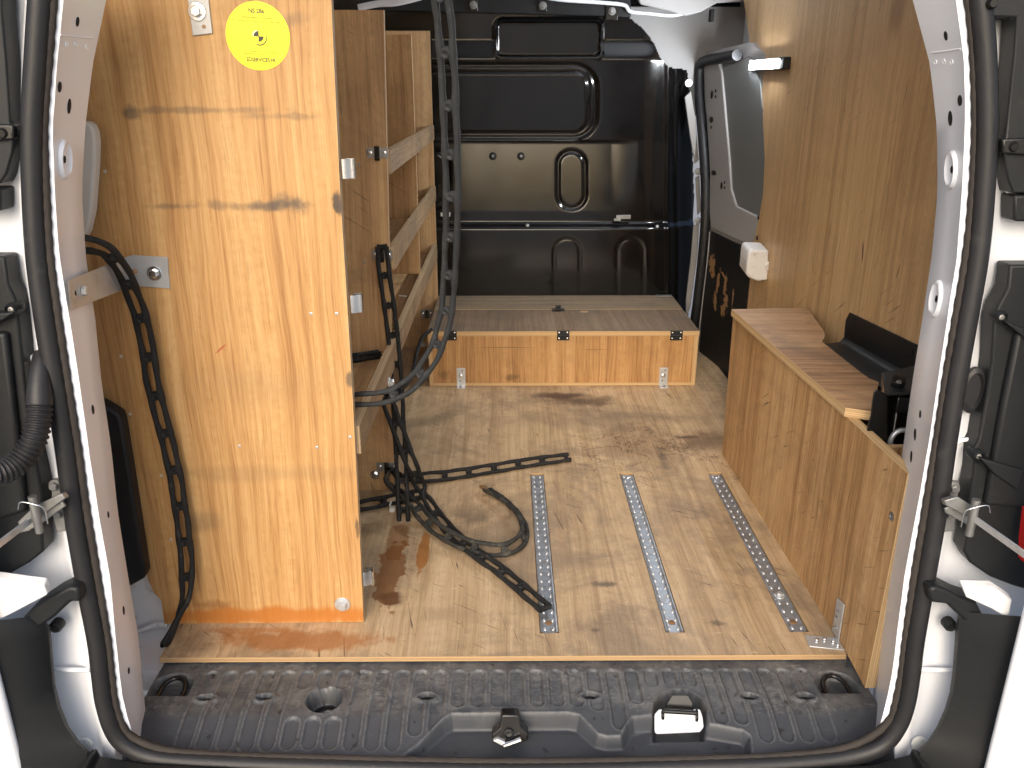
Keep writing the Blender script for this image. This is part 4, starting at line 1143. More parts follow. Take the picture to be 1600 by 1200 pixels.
for c, w in RX:
    rl = MB()
    n = 60
    prof = [(-0.0148, -0.0055), (-0.0148, -0.0012), (-0.0122, -0.0008), (-0.0088, -0.0032), (0.0088, -0.0032), (0.0122, -0.0008), (0.0148, -0.0012), (0.0148, -0.0055)]
    rl.grid([[(c + a, y, z) for a, z in prof] for y in (RY0 + 0.004, RY1 - 0.006)])
    rail = rl.build("floor_rail", M['rail'], floor, 30)
    st_ = MB()
    ny_ = 25
    for k in range(ny_):
        y = RY0 + 0.015 + (RY1 - RY0 - 0.03) * k / (ny_ - 1)
        for s in (-1, 1):
            st_.lathe((c + s * 0.0078, y, -0.0034), (0, 0, 1), [(1.0, 0), (0.85, 0.0018), (0.45, 0.0030), (0.05, 0.0032)], 8, ref=(s * 0.35, 1, 0), sx=0.0026, sy=0.0052)
    so = st_.build("studs", M['galv'], rail, 80)
    so["kind"] = "stuff"
    hole(rail, (c, RY0 + 0.032, -0.0028), (0, 0, 1), 0.0062, 0.0062, name="fixing_hole", mat=M['rust'])
    if c > 0.4 or 0.2 < c < 0.3:
        screw(rail, (c + 0.001, RY1 - 0.02, -0.003), (0, 0, 1), 0.005)
    if c > 0.4:
        bolt(rail, (c, RY0 + 0.11, -0.003), (0, 0, 1), 0.006, mat=M['galv'])

# ------------------------------------------------------------------ shelving unit (left)
shelf = thing("shelving_unit", "tall plywood shelving unit along the wall with a wide honey coloured end panel", "shelves", (-0.48, 0.09, 0))
EW = (M['wood_end'], M['edge_worn'])
ep_px = [(512, -110), (517.5, 0), (531.5, 300), (541, 450), (550, 600), (565, 900), (568, 972), (257, 975), (252, 938), (241, 927), (231, 905), (206, 750), (192, 668), (186, 649), (165, 634), (120, 610), (95, 600), (95, -110)]
ep = prism("end_panel", [aty(x, y, Y1) for x, y in ep_px], (0, 0.015, 0), EW, shelf, lambda p: (p.x, p.z))
SW = (M['wood_shelf'], M['edge_worn'])
xr = -0.2515
up2 = prism("upright", [(-0.72, 0.592, 0.0), (-0.258, 0.592, 0.0), (-0.230, 0.592, 1.010), (-0.72, 0.592, 1.010)], (0, 0.015, 0), SW, shelf, lambda p: (p.x, p.z))
up3 = rect_y("upright", -0.72, -0.2478, 0.362, 1.000, 1.243, 0.012, SW, shelf)
up4 = rect_y("upright", -0.72, -0.2385, 0.0, 1.035, 1.715, 0.012, SW, shelf)
rect_x("back_panel", 0.11, 1.71, 0.0, 1.05, -0.735, 0.012, SW, shelf)
LW = (M['wood_lip'], M['edge_worn'])
rect_x("shelf_lip", 0.108, 1.712, 0.314, 0.362, -0.2508, 0.015, LW, shelf)
rect_x("shelf_lip", 0.610, 1.712, 0.510, 0.557, -0.2470, 0.013, LW, shelf)
rect_x("shelf_lip", 0.610, 1.712, 0.706, 0.752, -0.2470, 0.013, LW, shelf)
rect_z("shelf_board", -0.722, -0.2525, 0.108, 0.590, 0.332, 0.012, SW, shelf)
rect_z("shelf_board", -0.722, -0.2525, 0.610, 1.712, 0.332, 0.012, SW, shelf)
rect_z("shelf_board", -0.722, -0.2490, 0.610, 1.712, 0.522, 0.010, SW, shelf)
rect_z("shelf_board", -0.722, -0.2490, 0.610, 1.712, 0.717, 0.010, SW, shelf)

# hardware on the end panel
def wall_bolt(px, py, r, **k):
    return bolt(ep, aty(px, py, Y1), (0, -1, 0), r, **k)
# strap plate at the top
tp = MB().poly([aty(x, y, Y1 - 0.003) for x, y in [(288, -40), (321, -40), (332, 52), (301, 56)]], (0, 0.003, 0)).build("steel_plate", M['plate'], ep, 30, bev=0.0006)
bolt(tp, aty(308, 18, Y1 - 0.003), (0, -1, 0), 0.0076, washer=1.62, mat=M['bright'])
hole(tp, aty(318.5, 41.5, Y1 - 0.003), (0, -1, 0), 0.0026, 0.0026, mat=M['silicone'])
# cranked bracket from pillar to panel
A = [hit_l(105, 438)[0], hit_l(110, 486)[0]]
if A[0] is None: A = [tail(105, 438, 0.02), tail(110, 486, 0.02)]
a0, a1 = A[0] + V((0.002, -0.004, 0)), A[1] + V((0.002, -0.004, 0))
b0, b1 = aty(196, 402, Y1 - 0.006), aty(202, 449, Y1 - 0.006)
c0, c1 = aty(206, 399, Y1 - 0.004), aty(212, 447, Y1 - 0.004)
d0, d1 = aty(261, 402, Y1 - 0.0035), aty(265, 451, Y1 - 0.0035)
th = V((0.0005, 0.0032, 0))
mb = MB()
def lift(px, py, h):
    p, n = hit_l(px, py); return CAM + (p - CAM) * (1 - h)
a0, a1 = lift(105, 438, 0.012), lift(110, 486, 0.012)
m0, m1 = lift(131, 428, 0.016), lift(136, 475, 0.016)
fr = [[a0, a1], [m0, m1], [b0, b1], [c0, c1], [d0, d1]]
bk = [[p + th for p in r] for r in fr]
ring = [[r[0], r[1], k[1], k[0]] for r, k in zip(fr, bk)]
mb.grid(ring, True)
mb.f.append([0, 1, 2, 3]); mb.f.append([16, 17, 18, 19])
cb = mb.build("cranked_bracket", M['plate'], ep, 20, bev=0.0006)
e1 = (m0 - a0).normalized(); e2 = (a1 - a0).normalized(); nb = e1.cross(e2).normalized()
if nb.dot(CAM - a0) < 0: nb = -nb
pbolt = on_plane(127, 455, a0, nb)
bolt(cb, pbolt, nb, 0.0062, washer=1.5, mat=M['plate'])
hole(cb, on_plane(117, 458, a0, nb), nb, 0.003, 0.004)
bolt(cb, aty(241, 427, Y1 - 0.004), (0, -1, 0), 0.0066, washer=1.7)
hole(cb, aty(211, 424, Y1 - 0.0042), (0, -1, 0), 0.0042, 0.0042, mat=M['silicone'])
wall_bolt(535, 944, 0.0085, washer=1.6, mat=M['galv'])
for (px, py) in ((164, 268), (146, 284), (189, 557), (203, 647), (374, 697), (495, 699), (547, 683), (252, 743), (267, 843), (486, 490), (526, 490)):
    screw(ep, aty(px, py, Y1), (0, -1, 0), 0.0026, mat=M['galv'])
# spring tool clips on the free edge
for (px, py) in ((541, 263), (554, 473), (572, 900)):
    p = aty(px, py, Y1 + 0.0075)
    xe = p.x
    pr = [(-0.004, -0.010), (0.0025, -0.010), (0.006, -0.006), (0.010, -0.006), (0.0125, -0.010), (0.014, -0.007), (0.012, 0.0), (0.0125, 0.006), (0.002, 0.006), (-0.002, 0.004)]
    rows = [[(xe + a, p.y + b, p.z + h) for a, b in pr] for h in (-0.0135, 0.0135)]
    rows2 = [[(xe + a * 0.93 - 0.0003, p.y + b * 0.9 + 0.0008, p.z + h) for a, b in pr] for h in (0.0135, -0.0135)]
    MB().grid(rows + rows2 + [rows[0]]).build("spring_clip", M['bright'], ep, 50)

# strap keepers on the uprights
def keeper(par, px, py, y, wpx=32, hpx=15):
    k = (aty(px, py, y) - CAM).length / F
    p = aty(px, py, y)
    kp = MB().box(p - V((0, 0.001, 0)), (wpx * k, 0, 0), (0, 0.002, 0), (0, 0, hpx * k)).build("strap_keeper", M['dull_steel'], par, 30, bev=0.0008)
    for s in (-1, 1):
        screw(kp, p + V((s * wpx * k * 0.33, -0.002, 0)), (0, -1, 0), 0.0042)
    MB().box(p - V((0, 0.006, 0)), (0.007, 0, 0), (0, 0.01, 0), (0, 0, 0.016)).box(p - V((0, 0.010, 0)), (0.010, 0, 0), (0, 0.004, 0), (0, 0, 0.028)).build("keeper_loop", M['black_gloss'], kp, 30, bev=0.001)
keeper(up2, 590, 239, 0.592)
keeper(up2, 597, 398, 0.592)
keeper(up2, 605, 729, 0.592)
keeper(up4, 667, 490, 1.713, 18, 13)
bolt(up2, aty(586, 742, 0.592), (0, -1, 0), 0.0068, washer=1.7)
bolt(up4, aty(660, 541, 1.713), (0, -1, 0), 0.010, washer=1.6, mat=M['pale_plastic'])
bolt(shelf, atx(608, 598, -0.235), (1, 0, 0), 0.008, washer=1.4, mat=M['galv'])
for (px, py) in ((569, 410), (561, 257)):
    screw(up2, aty(px, py, 0.592), (0, -1, 0), 0.003, mat=M['dull_steel'])
MB().tube([aty(624, 462, 0.75), aty(636, 463, 0.75)], 0.0016, 8).build("bent_nail", M['dull_steel'], up3, 60)

# yellow sticker
sc_c = aty(403, 56.5, Y1)
srx = (aty(453, 56, Y1) - aty(353, 56, Y1)).length / 2
srz = (aty(403, 2.5, Y1) - aty(403, 110, Y1)).length / 2
stk = MB().lathe((sc_c.x, Y1 - 0.0006, sc_c.z), (0, -1, 0), [(1, -0.0004), (1, 0.0)], 64, ref=(0, 0, 1), sx=srx, sy=srz).build("sticker", M['yellow'], ep, 30)
stk["label"] = "round yellow conformity sticker with black print"
rot = math.radians(3.2)
def loc_s(px, py):
    return aty(px, py, Y1 - 0.0009)
def text(body, px, py, size, width_px, mat=M['ink'], name="print_line", bold=0.0):
    cu = bpy.data.curves.new(name, 'FONT')
    cu.body = body; cu.align_x = 'CENTER'; cu.align_y = 'CENTER'; cu.size = size; cu.resolution_u = 3; cu.offset = bold
    ob = bpy.data.objects.new(name + "_tmp", cu)
    col.objects.link(ob)
    dg = bpy.context.evaluated_depsgraph_get(); dg.update()
    me = bpy.data.meshes.new_from_object(ob.evaluated_get(dg))
    bpy.data.objects.remove(ob)
    xsz = [v.co.x for v in me.vertices]
    w = max(xsz) - min(xsz)
    tw = (loc_s(px + width_px / 2, py) - loc_s(px - width_px / 2, py)).length
    kx = tw / w
    me.transform(Matrix.Diagonal((kx, 1, 1, 1)))
    me.transform(Euler((math.pi / 2, 0, 0)).to_matrix().to_4x4())
    me.transform(Matrix.Rotation(rot, 4, 'Y'))
    me.transform(Matrix.Translation(loc_s(px, py)))
    me.materials.clear(); me.materials.append(mat)
    o = bpy.data.objects.new(name, me)
    col.objects.link(o); attach(o, stk)
    return o
text("NS 286", 400.3, 17.3, 0.0078, 24.5, bold=0.0002)
text("AMÉNAGEMENT CONFORME", 401, 28, 0.0034, 48)
text("AU CAHIER DES CHARGES RÉDIGÉ PAR L'INRS", 401.5, 33.2, 0.0034, 75)
text("Veillez au serrage des fixations et graissez", 405.5, 80.7, 0.0030, 54)
text("régulièrement les organes mécaniques", 406, 84.3, 0.0030, 52)
text("SDSERVICES.FR", 408, 94, 0.0072, 46, bold=0.0002)
cc = loc_s(404, 56.8)
R_ = 0.0066
def wedge(a0, a1, r, off, mat, name, dx=0, dz=0):
    pts = [V((cc.x + dx, Y1 - off, cc.z + dz))] + [V((cc.x + dx + r * math.cos(t), Y1 - off, cc.z + dz + r * math.sin(t))) for t in np.linspace(a0 - rot, a1 - rot, 14)]
    o = mk(name, pts, [list(range(len(pts)))[::-1]], mat, stk)
    return o
wedge(math.pi / 2, math.pi, R_, 0.0011, M['ink'], "logo_quarter")
wedge(-math.pi / 2, 0, R_, 0.0011, M['ink'], "logo_quarter")
pts = []
def crescent(a0, a1, r0, r1, off, mat, name):
    ts = np.linspace(a0, a1, 24)
    o_, i_ = [], []
    for t in ts:
        f = math.sin((t - a0) / (a1 - a0) * math.pi)
        o_.append(V((cc.x + 0.0005 + (r0 + (r1 - r0) * f) * math.cos(t), Y1 - off, cc.z - 0.0005 + (r0 + (r1 - r0) * f) * math.sin(t))))
        i_.append(V((cc.x + 0.0005 + r0 * math.cos(t), Y1 - off, cc.z - 0.0005 + r0 * math.sin(t))))
    MB().grid([o_, i_]).build(name, mat, stk, 60)
crescent(math.radians(-150), math.radians(25), 0.0098, 0.0112, 0.0011, M['ink'], "logo_ring")
crescent(math.radians(90), math.radians(190), 0.0072, 0.0094, 0.00105, M['pale_yellow'], "logo_glint")
for a in (0, math.pi / 2):
    d = V((math.cos(a - rot), 0, math.sin(a - rot)))
    MB().box((cc.x, Y1 - 0.00095, cc.z), d * 0.026, V((0, 0.0002, 0)), d.cross(V((0, 1, 0))) * 0.0004).build("logo_line", M['ink'], stk, 30)

# ------------------------------------------------------------------ storage box against the bulkhead
box = thing("storage_box", "low wide plywood storage box with a hinged grimy lid in front of the black bulkhead", "box", (0.174, 1.5, 0))
bx0, bx1, by0, by1, bh = -0.2365, 0.584, 1.290, 1.736, 0.1755
BW = (M['wood_box'], M['edge'])
rect_y("front_panel", bx0 + 0.013, bx1 - 0.013, 0.010, bh - 0.0155, by0, 0.012, BW, box)
rect_x("side_panel", by0 + 0.001, by1, 0.0, bh - 0.0155, bx0, 0.0125, BW, box)
rect_x("side_panel", by0 + 0.001, by1, 0.0, bh - 0.0155, bx1 - 0.0125, 0.0125, BW, box)
rect_z("base_board", bx0 + 0.0128, bx1 - 0.0128, by0 - 0.001, by1 - 0.01, 0.0098, 0.0092, BW, box)
lid = rect_z("lid", bx0 - 0.001, bx1 + 0.001, by0 - 0.002, 1.5465, bh, 0.015, (M['wood_lid'], M['edge']), box)
rect_z("lid_rear_strip", bx0 - 0.001, bx1 + 0.001, 1.549, by1, bh + 0.0005, 0.015, (M['wood_lid_back'], M['edge']), box)
for px in (704, 880, 1057):
    p = aty(px, 524, by0 - 0.003)
    hb = MB()
    hb.box(p + V((0, -0.001, 0.0085)), (0.037, 0, 0), (0, 0.003, 0), (0, 0, 0.0135)).box(p + V((0, -0.001, -0.0085)), (0.037, 0, 0), (0, 0.003, 0), (0, 0, 0.0135))
    hb.tube([p + V((-0.0185, -0.003, 0)), p + V((0.0185, -0.003, 0))], 0.0028, 8)
    hg = hb.build("hinge", M['black_plastic'], box, 40, bev=0.0008)
    for sx in (-1, 1):
        for sz in (-1, 1):
            screw(hg, p + V((sx * 0.0125, -0.0028, sz * 0.0092)), (0, -1, 0), 0.0026)
p = atz(872, 485, bh)
lt = MB().box(p + V((0, 0, 0.002)), (0.042, 0, 0), (0, 0.03, 0), (0, 0, 0.004)).box(p + V((0, 0.004, 0.009)), (0.018, 0, 0), (0, 0.012, 0), (0, 0, 0.014)).tube([p + V((-0.014, -0.006, 0.006)), p + V((0.014, -0.006, 0.006))], 0.004, 8)
lt.lathe(p + V((0, -0.014, 0.003)), (0, 0, 1), [(0.007, 0), (0.007, 0.004), (0.004, 0.006)], 12)
lt_o = lt.build("latch", M['black_gloss'], lid, 40, bev=0.001)
for s in (-1, 1): screw(lt_o, p + V((s * 0.017, -0.004, 0.0042)), (0, 0, 1), 0.0024)
hole(lid, atz(913, 487, bh), (0, 0, 1), 0.0135, 0.0100, name="finger_hole_plug", mat=M['edge_floor'], ref=(0, 1, 0))
for px in (720.5, 1037):
    base = atz(px, 605, 0.0)
    x = base.x
    w = 0.0265
    br = MB().box((x, by0 - 0.0012, 0.030), (w, 0, 0), (0, 0.0024, 0), (0, 0, 0.058)).box((x, by0 - 0.014, 0.0013), (w, 0, 0), (0, 0.026, 0), (0, 0, 0.0024)).build("angle_bracket", M['galv'], box, 30, bev=0.0006)
    bolt(br, (x - 0.001, by0 - 0.0024, 0.033), (0, -1, 0), 0.005, washer=1.5)
    hole(br, (x + 0.004, by0 - 0.0024, 0.050), (0, -1, 0), 0.002, 0.002)
    hole(br, (x - 0.003, by0 - 0.0024, 0.017), (0, -1, 0), 0.002, 0.002)
    bolt(br, (x, by0 - 0.014, 0.0025), (0, 0, 1), 0.0045, washer=1.4)
p = atz(1040, 463, bh)
cbk = MB().box((bx1 - 0.03, by1 - 0.012, bh + 0.0024), (0.055, 0, 0), (0, 0.022, 0), (0, 0, 0.003)).build("corner_plate", M['dull_steel'], box, 30, bev=0.0006)
screw(cbk, (bx1 - 0.02, by1 - 0.012, bh + 0.004), (0, 0, 1), 0.004)

# ------------------------------------------------------------------ wheel arch box (right)
arch = thing("wheel_arch_box", "long plywood wheel arch box standing against the lined wall, open at its rear end", "box", (0.62, 0.36, 0))
AW = (M['wood_arch'], M['edge'])
fn, ff_ = 0.5615, 0.5440
pts = [V((ff_, 0.785, 0.0)), V((0.5575, 0.003, 0.0)), V((fn, -0.066, -0.0125)), V((fn, -0.0785, 0.3660)), V((ff_, 0.800, 0.3660))]
ap = prism("side_panel", pts, (0.0165, 0.001, 0), AW, arch, lambda p: (p.y, p.z))
tb_px = [(1143, 483), (1262, 481), (1275, 500), (1288, 518), (1289, 524), (1285, 534), (1345, 582), (1358, 591), (1373, 597), (1364, 643), (1321, 637)]
tbp = [atz(x, y, 0.382) for x, y in tb_px]
tb = prism("top_board", tbp, (0, 0, -0.0158), (M['wood_arch_top'], M['edge']), arch, lambda p: (p.x, p.y))
rect_y("cross_board", fn + 0.018, 0.70, 0.02, aty(1400, 699, 0.05).z, 0.050, 0.012, AW, arch)
prism("rear_end_board", [(ff_ + 0.018, 0.782, 0.0), (0.724, 0.782, 0.0), (0.724, 0.782, 0.364), (ff_ + 0.018, 0.782, 0.364)], (0, 0.012, 0), AW, arch)
def on_arch(px, py):
    n = (V((fn, -0.066, 0)) - V((ff_, 0.785, 0))).cross(V((0, 0, 1))).normalized()
    return on_plane(px, py, (ff_, 0.785, 0), n), (n if n.x < 0 else -n)
p, n = on_arch(1394, 807)
MB().lathe(p, n, [(0.007, 0), (0.007, 0.0012), (0.004, 0.002), (0.003, 0.0008), (0.0004, 0.0008)], 18).build("screw_cap", M['dull_steel'], ap, 40)
for (px, py) in ((1368, 744), (1314, 777), (1379, 863), (1347, 870), (1311, 702)):
    p, n = on_arch(px, py)
    screw(ap, p, n, 0.0022, mat=M['edge_floor'])
# angle bracket at the floor corner
p, n = on_arch(1310, 985)
xb = 0.5562
k = MB()
k.poly([(xb, 0.032, 0.003), (xb, 0.060, 0.003), (xb, 0.060, 0.068), (xb, 0.032, 0.074)], (-0.0024, 0, 0))
k.poly([(xb, 0.008, 0.0006), (xb, 0.040, 0.0006), (xb - 0.052, 0.048, 0.0006), (xb - 0.055, 0.018, 0.0006)], (0, 0, 0.0024))
kb = k.build("angle_bracket", M['galv'], arch, 30, bev=0.0006)
for (yy, zz) in ((0.046, 0.05), (0.050, 0.036), (0.048, 0.018)): bolt(kb, (xb - 0.0024, yy, zz), (-1, 0, 0), 0.0030, washer=1.3)
for (dx, yy) in ((-0.012, 0.028), (-0.024, 0.034), (-0.038, 0.032), (-0.008, 0.018)): bolt(kb, (xb + dx, yy, 0.003), (0, 0, 1), 0.0030, washer=1.3)

# ------------------------------------------------------------------ wall lining (right)
lining = thing("wall_lining", "tall scratched plywood lining panel on the wall above the wheel arch box", "wall panel", (XL, 0.6, 0.38))
ln_px = [(1162, 0), (1168, 40), (1173, 78), (1184, 120), (1192, 190), (1195, 250), (1192, 305), (1186, 340), (1178, 370), (1168, 430), (1164, 500), (1164, 560)]
lp = [atx(x, y, XL) for x, y in ln_px]
lp = [V((XL, lp[0].y, 1.22))] + lp + [V((XL, lp[-1].y, 0.10)), V((XL, -0.02, 0.10)), V((XL, -0.02, 1.22))]
lpn = prism("panel", lp, (0.008, 0, 0), (M['wood_line'], M['edge']), lining, lambda p: (p.y, p.z))
for (px, py) in ((1185, 340), (1183, 372), (1191, 173)):
    hole(lpn, atx(px, py, XL), (-1, 0, 0), 0.009, 0.007)
for (px, py) in ((1191, 173), (1256, 70), (1338, 96), (1390, 150)):
    screw(lpn, atx(px, py, XL), (-1, 0, 0), 0.0024, mat=M['galv'])

# LED strip lamp
pa, pz = atx(1181, 101, XL), atx(1236, 100, XL)
lamp = thing("strip_lamp", "small lit white strip lamp stuck on the plywood wall lining", "lamp", tuple((pa + pz) / 2))
yc, zc_ = (pa.y + pz.y) / 2, (pa.z + pz.z) / 2
Ln = abs(pa.y - pz.y)
MB().box((XL - 0.010, yc, zc_), (0.019, 0, 0), (0, Ln, 0), (0, 0, 0.030)).build("housing", M['black_plastic'], lamp, 30, bev=0.003)
MB().box((XL - 0.0185, yc + Ln * 0.05, zc_), (0.004, 0, 0), (0, Ln * 0.84, 0), (0, 0, 0.023)).build("lens", M['led'], lamp, 30, bev=0.0006)

# white junction box
pj = atx(1201, 412, XL)
jb = thing("junction_box", "small white plastic box fixed to the wall lining near the sliding door", "junction box", (XL - 0.03, pj.y, 0.365))
jy = pj.y
jbm = MB().poly([aty(1172, 391, jy), aty(1169, 398, jy), aty(1166, 428, jy), aty(1170, 434, jy), aty(1185, 440, jy), aty(1200, 438, jy), aty(1202, 392, jy)], (0.0, 0.08, 0.01)).build("housing", M['white_dirty'], jb, 40, bev=0.006, seg=3)
MB().lathe(aty(1200, 415, jy - 0.001), (0, -1, 0), [(0.011, -0.002), (0.011, 0.002), (0.008, 0.003), (0.007, 0.001), (0.0005, 0.001)], 20).build("knockout", M['white_dirty'], jb, 40)

# black folded tray between top board and lining
tray = thing("black_tray", "black folded metal plate lying between the top board and the lined wall", "metal plate", tuple(atz(1360, 560, 0.376)))
fl = [atx(x, y, XL - 0.004) for x, y in [(1327, 488), (1331, 490), (1460, 552), (1460, 610), (1432, 594), (1318, 531), (1321, 500)]]
MB().poly(fl, (0.003, 0, 0)).build("upright_flange", M['black_plastic'], tray, 30, bev=0.0012)
prof_rows = []
for t in np.linspace(0, 1, 14):
    a = atx(1318 + (1450 - 1318) * t, 531 + (606 - 531) * t, XL - 0.004)
    b_ = atz(1286 + (1385 - 1286) * t, 537 + (612 - 537) * t, 0.374)
    prof_rows.append([a + V((0, 0, 0.006)), a + V((-0.004, 0, 0.0)), a.lerp(b_, 0.2) + V((0, 0, -0.003)), a.lerp(b_, 0.6) + V((0, 0, -0.002)), b_])
MB().grid(prof_rows).build("base_plate", M['black_plastic'], tray, 70)
for (px, py) in ((1331, 502), (1424, 552)):
    hole(tray, atx(px, py, XL - 0.0045), (-1, 0, 0), 0.006, 0.006)

# black jack housing in the open end of the arch box
jack = thing("jack_holder", "black metal jack holder with a steel ring behind the wheel arch box panel", "jack", (0.64, 0.09, 0.2))
jt = MB().poly([aty(1386, 615, 0.075), aty(1450, 612, 0.075), aty(1450, 566, 0.15), aty(1380, 582, 0.15)], (0, 0, -0.004)).build("top_plate", M['black_plastic'], jack, 30, bev=0.001)
MB().poly([aty(x, y, 0.073) for x, y in [(1366, 611), (1372, 609), (1386, 616), (1387, 700), (1352, 690), (1357, 664), (1361, 650), (1363, 630)]], (0, 0.003, 0)).build("side_plate", M['black_gloss'], jack, 30, bev=0.001)
MB().poly([aty(1386, 616, 0.077), aty(1380, 583, 0.15), aty(1380, 690, 0.15), aty(1386, 720, 0.077)], (-0.003, 0, 0)).build("side_plate", M['black_gloss'], jack, 30)
MB().poly([aty(x, y, 0.15) for x, y in [(1380, 584), (1460, 570), (1460, 720), (1380, 720)]], (0, 0.003, 0)).build("back_plate", M['black_gloss'], jack, 30)
pj1 = aty(1412, 628, 0.105)
MB().box(pj1, (0.036, 0, 0), (0, 0.03, 0), (0, 0, 0.028)).box(aty(1397, 655, 0.10), (0.006, 0, 0), (0, 0.012, 0), (0, 0, 0.09)).build("jack_body", M['black_gloss'], jack, 30, bev=0.003)
pk = aty(1402, 602, 0.10)
MB().lathe(pk, (-0.1, -0.35, 1), [(0.010, -0.004), (0.011, 0.002), (0.011, 0.012), (0.008, 0.016), (0.001, 0.017)], 8).build("knob", M['black_gloss'], jack, 25)
cr = aty(1408, 690, 0.080)
MB().tube([cr + V((0.017 * math.cos(a), 0, 0.020 * math.sin(a))) for a in np.linspace(0.2, 2 * math.pi - 0.2, 30)], 0.0042, 10).build("steel_ring", M['galv'], jack, 80)

# ------------------------------------------------------------------ rubber ladder straps
PITCH = 0.063
def strap(label, pts, mat, w=0.0155, r=0.0050, end0=True, end1=True, phase=0.0, group="rubber ladder straps"):
    """pts: (x, y, z, nx, ny, nz) - centre line and the normal of the band"""
    A, s = spline(pts, 0.0045)
    n = len(A)
    C3 = [V(a[:3]) for a in A]
    sides = []
    for i in range(n):
        t = (C3[min(i + 1, n - 1)] - C3[max(i - 1, 0)]).normalized()
        N = V(A[i][3:6])
        sd_ = t.cross(N)
        if sd_.length < 1e-4: sd_ = t.orthogonal()
        sd_.normalize()
        if sides and sd_.dot(sides[-1]) < 0: sd_ = -sd_
        sides.append(sd_)
    L = s[-1]
    nodes = [x for x in np.arange(phase, L + 1e-6, PITCH)]
    if end0: nodes = [0.0] + [x for x in nodes if x > 0.022]
    if end1: nodes = [x for x in nodes if x < L - 0.022] + [L]
    nodes = np.array(nodes)
    def near(x): return float(np.min(np.abs(nodes - x))) if len(nodes) else 1
    mb = MB()
    jig = [random.uniform(0, 6.28) for _ in range(4)]
    for sg in (-1, 1):
        pp, rad = [], []
        for i in range(n):
            d = near(s[i])
            g = math.exp(-(d / 0.011) ** 2)
            off = w / 2 * (1 - 0.10 * g)
            wob = 0.0004 * math.sin(s[i] * 90 + jig[sg])
            pp.append(C3[i] + sides[i] * sg * (off + wob))
            rad.append(r * (0.90 + 0.20 * g + 0.06 * math.sin(s[i] * 140 + jig[sg + 2])))
        mb.tube(pp, lambda i: rad[i], 9)
    for x in nodes:
        i = int(np.clip(round(x / L * (n - 1)), 0, n - 1))
        c = C3[i]; sd_ = sides[i]
        t = (C3[min(i + 1, n - 1)] - C3[max(i - 1, 0)]).normalized()
        up = sd_.cross(t)
        rl_ = r * 1.15 if (x < 0.01 or x > L - 0.01) else 0.0066
        ring_ = []
        for e in (-0.5, -0.25, 0.25, 0.5):                         # broad moulded rung
            k_ = 1.0 if abs(e) > 0.3 else 0.86
            ring_.append([c + sd_ * w * e + (t * math.cos(a) * rl_ * 1.1 + up * math.sin(a) * r * 0.92) * k_ for a in np.linspace(0, 2 * math.pi, 10, endpoint=False)])
        mb.grid(ring_, True)
        if 0.01 < x < L - 0.01:                                   # moulded button on every rung
            ax = up if up.dot(CAM - c) > 0 else -up
            mb.lathe(c - ax * r * 0.6, ax, [(r * 1.4, 0), (r * 1.4, r * 1.35), (r * 1.15, r * 1.75), (r * .5, r * 1.7), (r * .3, r * 1.35)], 12)
            mb.lathe(c + sd_ * (w * .5 + r * .7), sd_, [(r * .45, -0.002), (r * .4, 0.0012), (r * .1, 0.0016)], 7)
    o = mb.build("rubber_strap", mat, None, 60)
    tag(o, label, "strap", group)
    return o

def Y_(px, py, y, n): return tuple(aty(px, py, y)) + tuple(n)
def Z_(px, py, z, n): return tuple(atz(px, py, z)) + tuple(n)
FY = (0, 1, 0)
s1 = [(100, 380, -.07), (130, 381, -.055), (152, 386, -.04), (172, 397, -.02), (192, 424, .012), (209, 464, .045), (221, 500, .056), (229, 536, .063), (240, 606, .066), (256, 668, .068), (271, 730, .068), (281, 790, .066), (289, 850, .062), (292, 895, .058)]
pts1 = [Y_(x, y, d, FY) for x, y, d in s1] + [Y_(290, 930, .052, (.6, .8, 0)), Y_(281, 958, .042, (1, .35, 0)), Y_(270, 984, .03, (1, .1, 0)), Y_(258, 1006, .018, (1, 0, 0))]
strap("black rubber ladder strap hanging down the face of the shelving end panel", pts1, M['strap_dark'], r=0.0050, w=0.0175, end0=False, phase=0.078)
s2 = [(684, -60, -.10), (690, 0, -.085), (696, 56, -.07), (701, 140, -.05), (704, 218, -.03), (706, 292, -.008), (705, 365, .02), (702, 428, .045), (697, 490, .07), (681, 545, .09), (656, 585, .105), (624, 612, .117), (590, 622, .128), (548, 625, .145)]
pts2 = [Y_(x, y, d, (.42, 1, 0)) for x, y, d in s2]
strap("long rubber ladder strap, coloured paler as if lit, hanging free from the roof in front of the shelves", pts2, M['strap_lit'], w=0.0180, r=0.0048, end0=False, phase=0.035)
s3 = [(597, 386, .580), (598, 404, .572), (602, 436, .566), (609, 486, .56), (615, 536, .553), (619, 584, .545), (622, 632, .533), (624, 676, .52), (627, 726, .502), (629, 774, .478), (631, 820, .445)]
strap("black rubber ladder strap hanging straight from the middle keeper on the shelf upright", [Y_(x, y, d, FY) for x, y, d in s3], M['strap_dark'], w=0.0205, r=0.0052, phase=0.058)
s4 = [Y_(606, 584, .50, (.8, .6, 0)), Y_(601, 602, .50, (.5, .8, 0)), Y_(606, 628, .50, FY), Y_(618, 660, .495, FY), Y_(630, 692, .485, FY), Y_(643, 726, .475, (0, 1, .3)), Z_(658, 762, .050, (0, .8, .6)), Z_(678, 797, .022, (.1, .3, 1)), Z_(704, 830, .012, (0, 0, 1)), Z_(742, 863, .010, (0, 0, 1)), Z_(780, 890, .0085, (0, 0, 1)), Z_(817, 921, .0085, (0, 0, 1)), Z_(851, 950, .0085, (0, 0, 1))]
strap("black rubber ladder strap running diagonally over the floor to the first steel strip", s4, M['strap_dark'], w=0.0210, r=0.0054, phase=0.05)
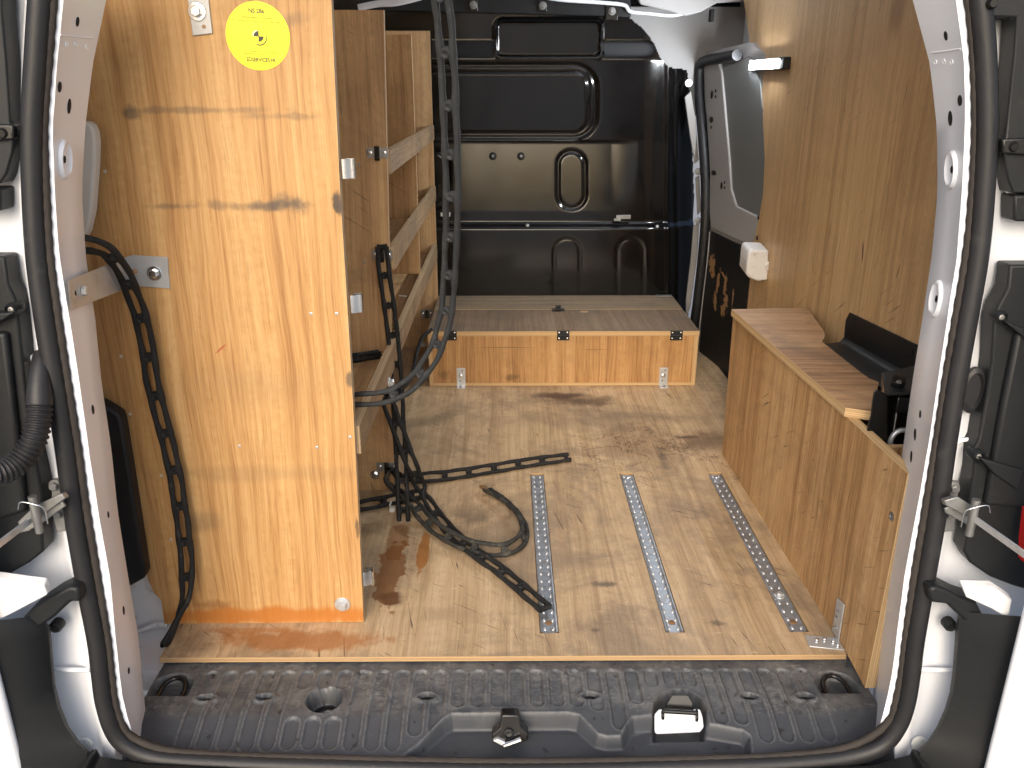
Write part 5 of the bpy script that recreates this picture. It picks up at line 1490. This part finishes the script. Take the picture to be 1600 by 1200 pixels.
s5 = [Y_(607, 736, .575, (1, .3, 0)), Y_(604, 752, .56, (.8, .4, .4)), Y_(620, 766, .53, (.2, .3, 1)), Z_(645, 785, .030, (.3, -.3, 1)), Z_(664, 810, .030, (-.4, -.5, .75)), Z_(694, 834, .024, (-.3, -.65, .7)), Z_(733, 852, .018, (-.1, -.75, .65)), Z_(770, 859, .016, (0, -.8, .6)), Z_(800, 855, .016, (.5, -.65, .55)), Z_(819, 836, .016, (.85, -.2, .5)), Z_(814, 810, .016, (.7, .35, .6)), Z_(792, 785, .013, (.4, .4, .8)), Z_(762, 765, .011, (.2, .2, .95))]
strap("dusty rubber ladder strap curling back in a hook shape on the floor", s5, M['strap_dusty'], w=0.0205, r=0.0052, phase=0.04)
s6 = [Y_(618, 738, .565, (.4, .8, .3)), Z_(632, 748, .02, (0, .3, 1)), Z_(665, 746, .014, (0, -.55, .83)), Z_(705, 742, .012, (0, -.55, .83)), Z_(770, 732, .011, (0, -.5, .86)), Z_(830, 722, .010, (0, -.45, .9)), Z_(890, 714, .009, (0, -.3, .95))]
strap("straight black rubber ladder strap lying farthest back on the floor with cut ends", s6, M['strap_dark'], w=0.0215, r=0.0050, end1=False, phase=0.03)
s7 = [Z_(535, 795, .012, (0, -.5, .85)), Z_(570, 789, .012, (0, -.5, .85)), Z_(605, 782, .012, (0, -.5, .85)), Z_(658, 771, .012, (0, -.5, .85))]
strap("short black rubber strap emerging from behind the end panel near the floor", s7, M['strap_dark'], w=0.0215, r=0.0050, phase=0.03)
s8 = [Z_(535, 562, .340, (1, 0, .2)), Z_(562, 558, .342, (1, 0, .2)), Z_(592, 553, .342, (1, 0, .2))]
strap("stub of black rubber strap lying on the lowest shelf", s8, M['strap_dark'], w=0.010, r=0.0055, phase=0.03)
q, _ = spline([tuple(aty(x, y, d)) for x, y, d in [(674, 515, 1.30), (660, 528, 1.24), (651, 552, 1.16), (645, 580, 1.05), (636, 600, .95), (622, 612, .85)]], 0.008)
cable = MB().tube([V(p) for p in q], 0.0055, 8).build("cable", M['strap_dark'], None, 80)
tag(cable, "thin black cable curving beside the storage box behind the straps", "cable")

# small litter on the floor
tie = MB().box(atz(613, 796, 0.006), (0.012, 0, 0), (0, 0.010, 0), (0, 0, 0.010)).box(atz(610, 787, 0.012), (0.004, 0, 0), (0, 0.02, 0), (0, 0, 0.004)).build("cable_tie", M['pale_plastic'], None, 40, bev=0.001)
tag(tie, "tiny white plastic cable tie end on the floor below the straps", "cable tie")
ws = MB().tube([atz(751, 760, 0.012), atz(757, 762, 0.016), atz(763, 768, 0.016)], lambda i: (0.004, 0.006, 0.003)[i], 7).build("wood_splinter", M['bark'], None, 40)
tag(ws, "brown splinter of wood stuck in the curled strap end", "splinter")
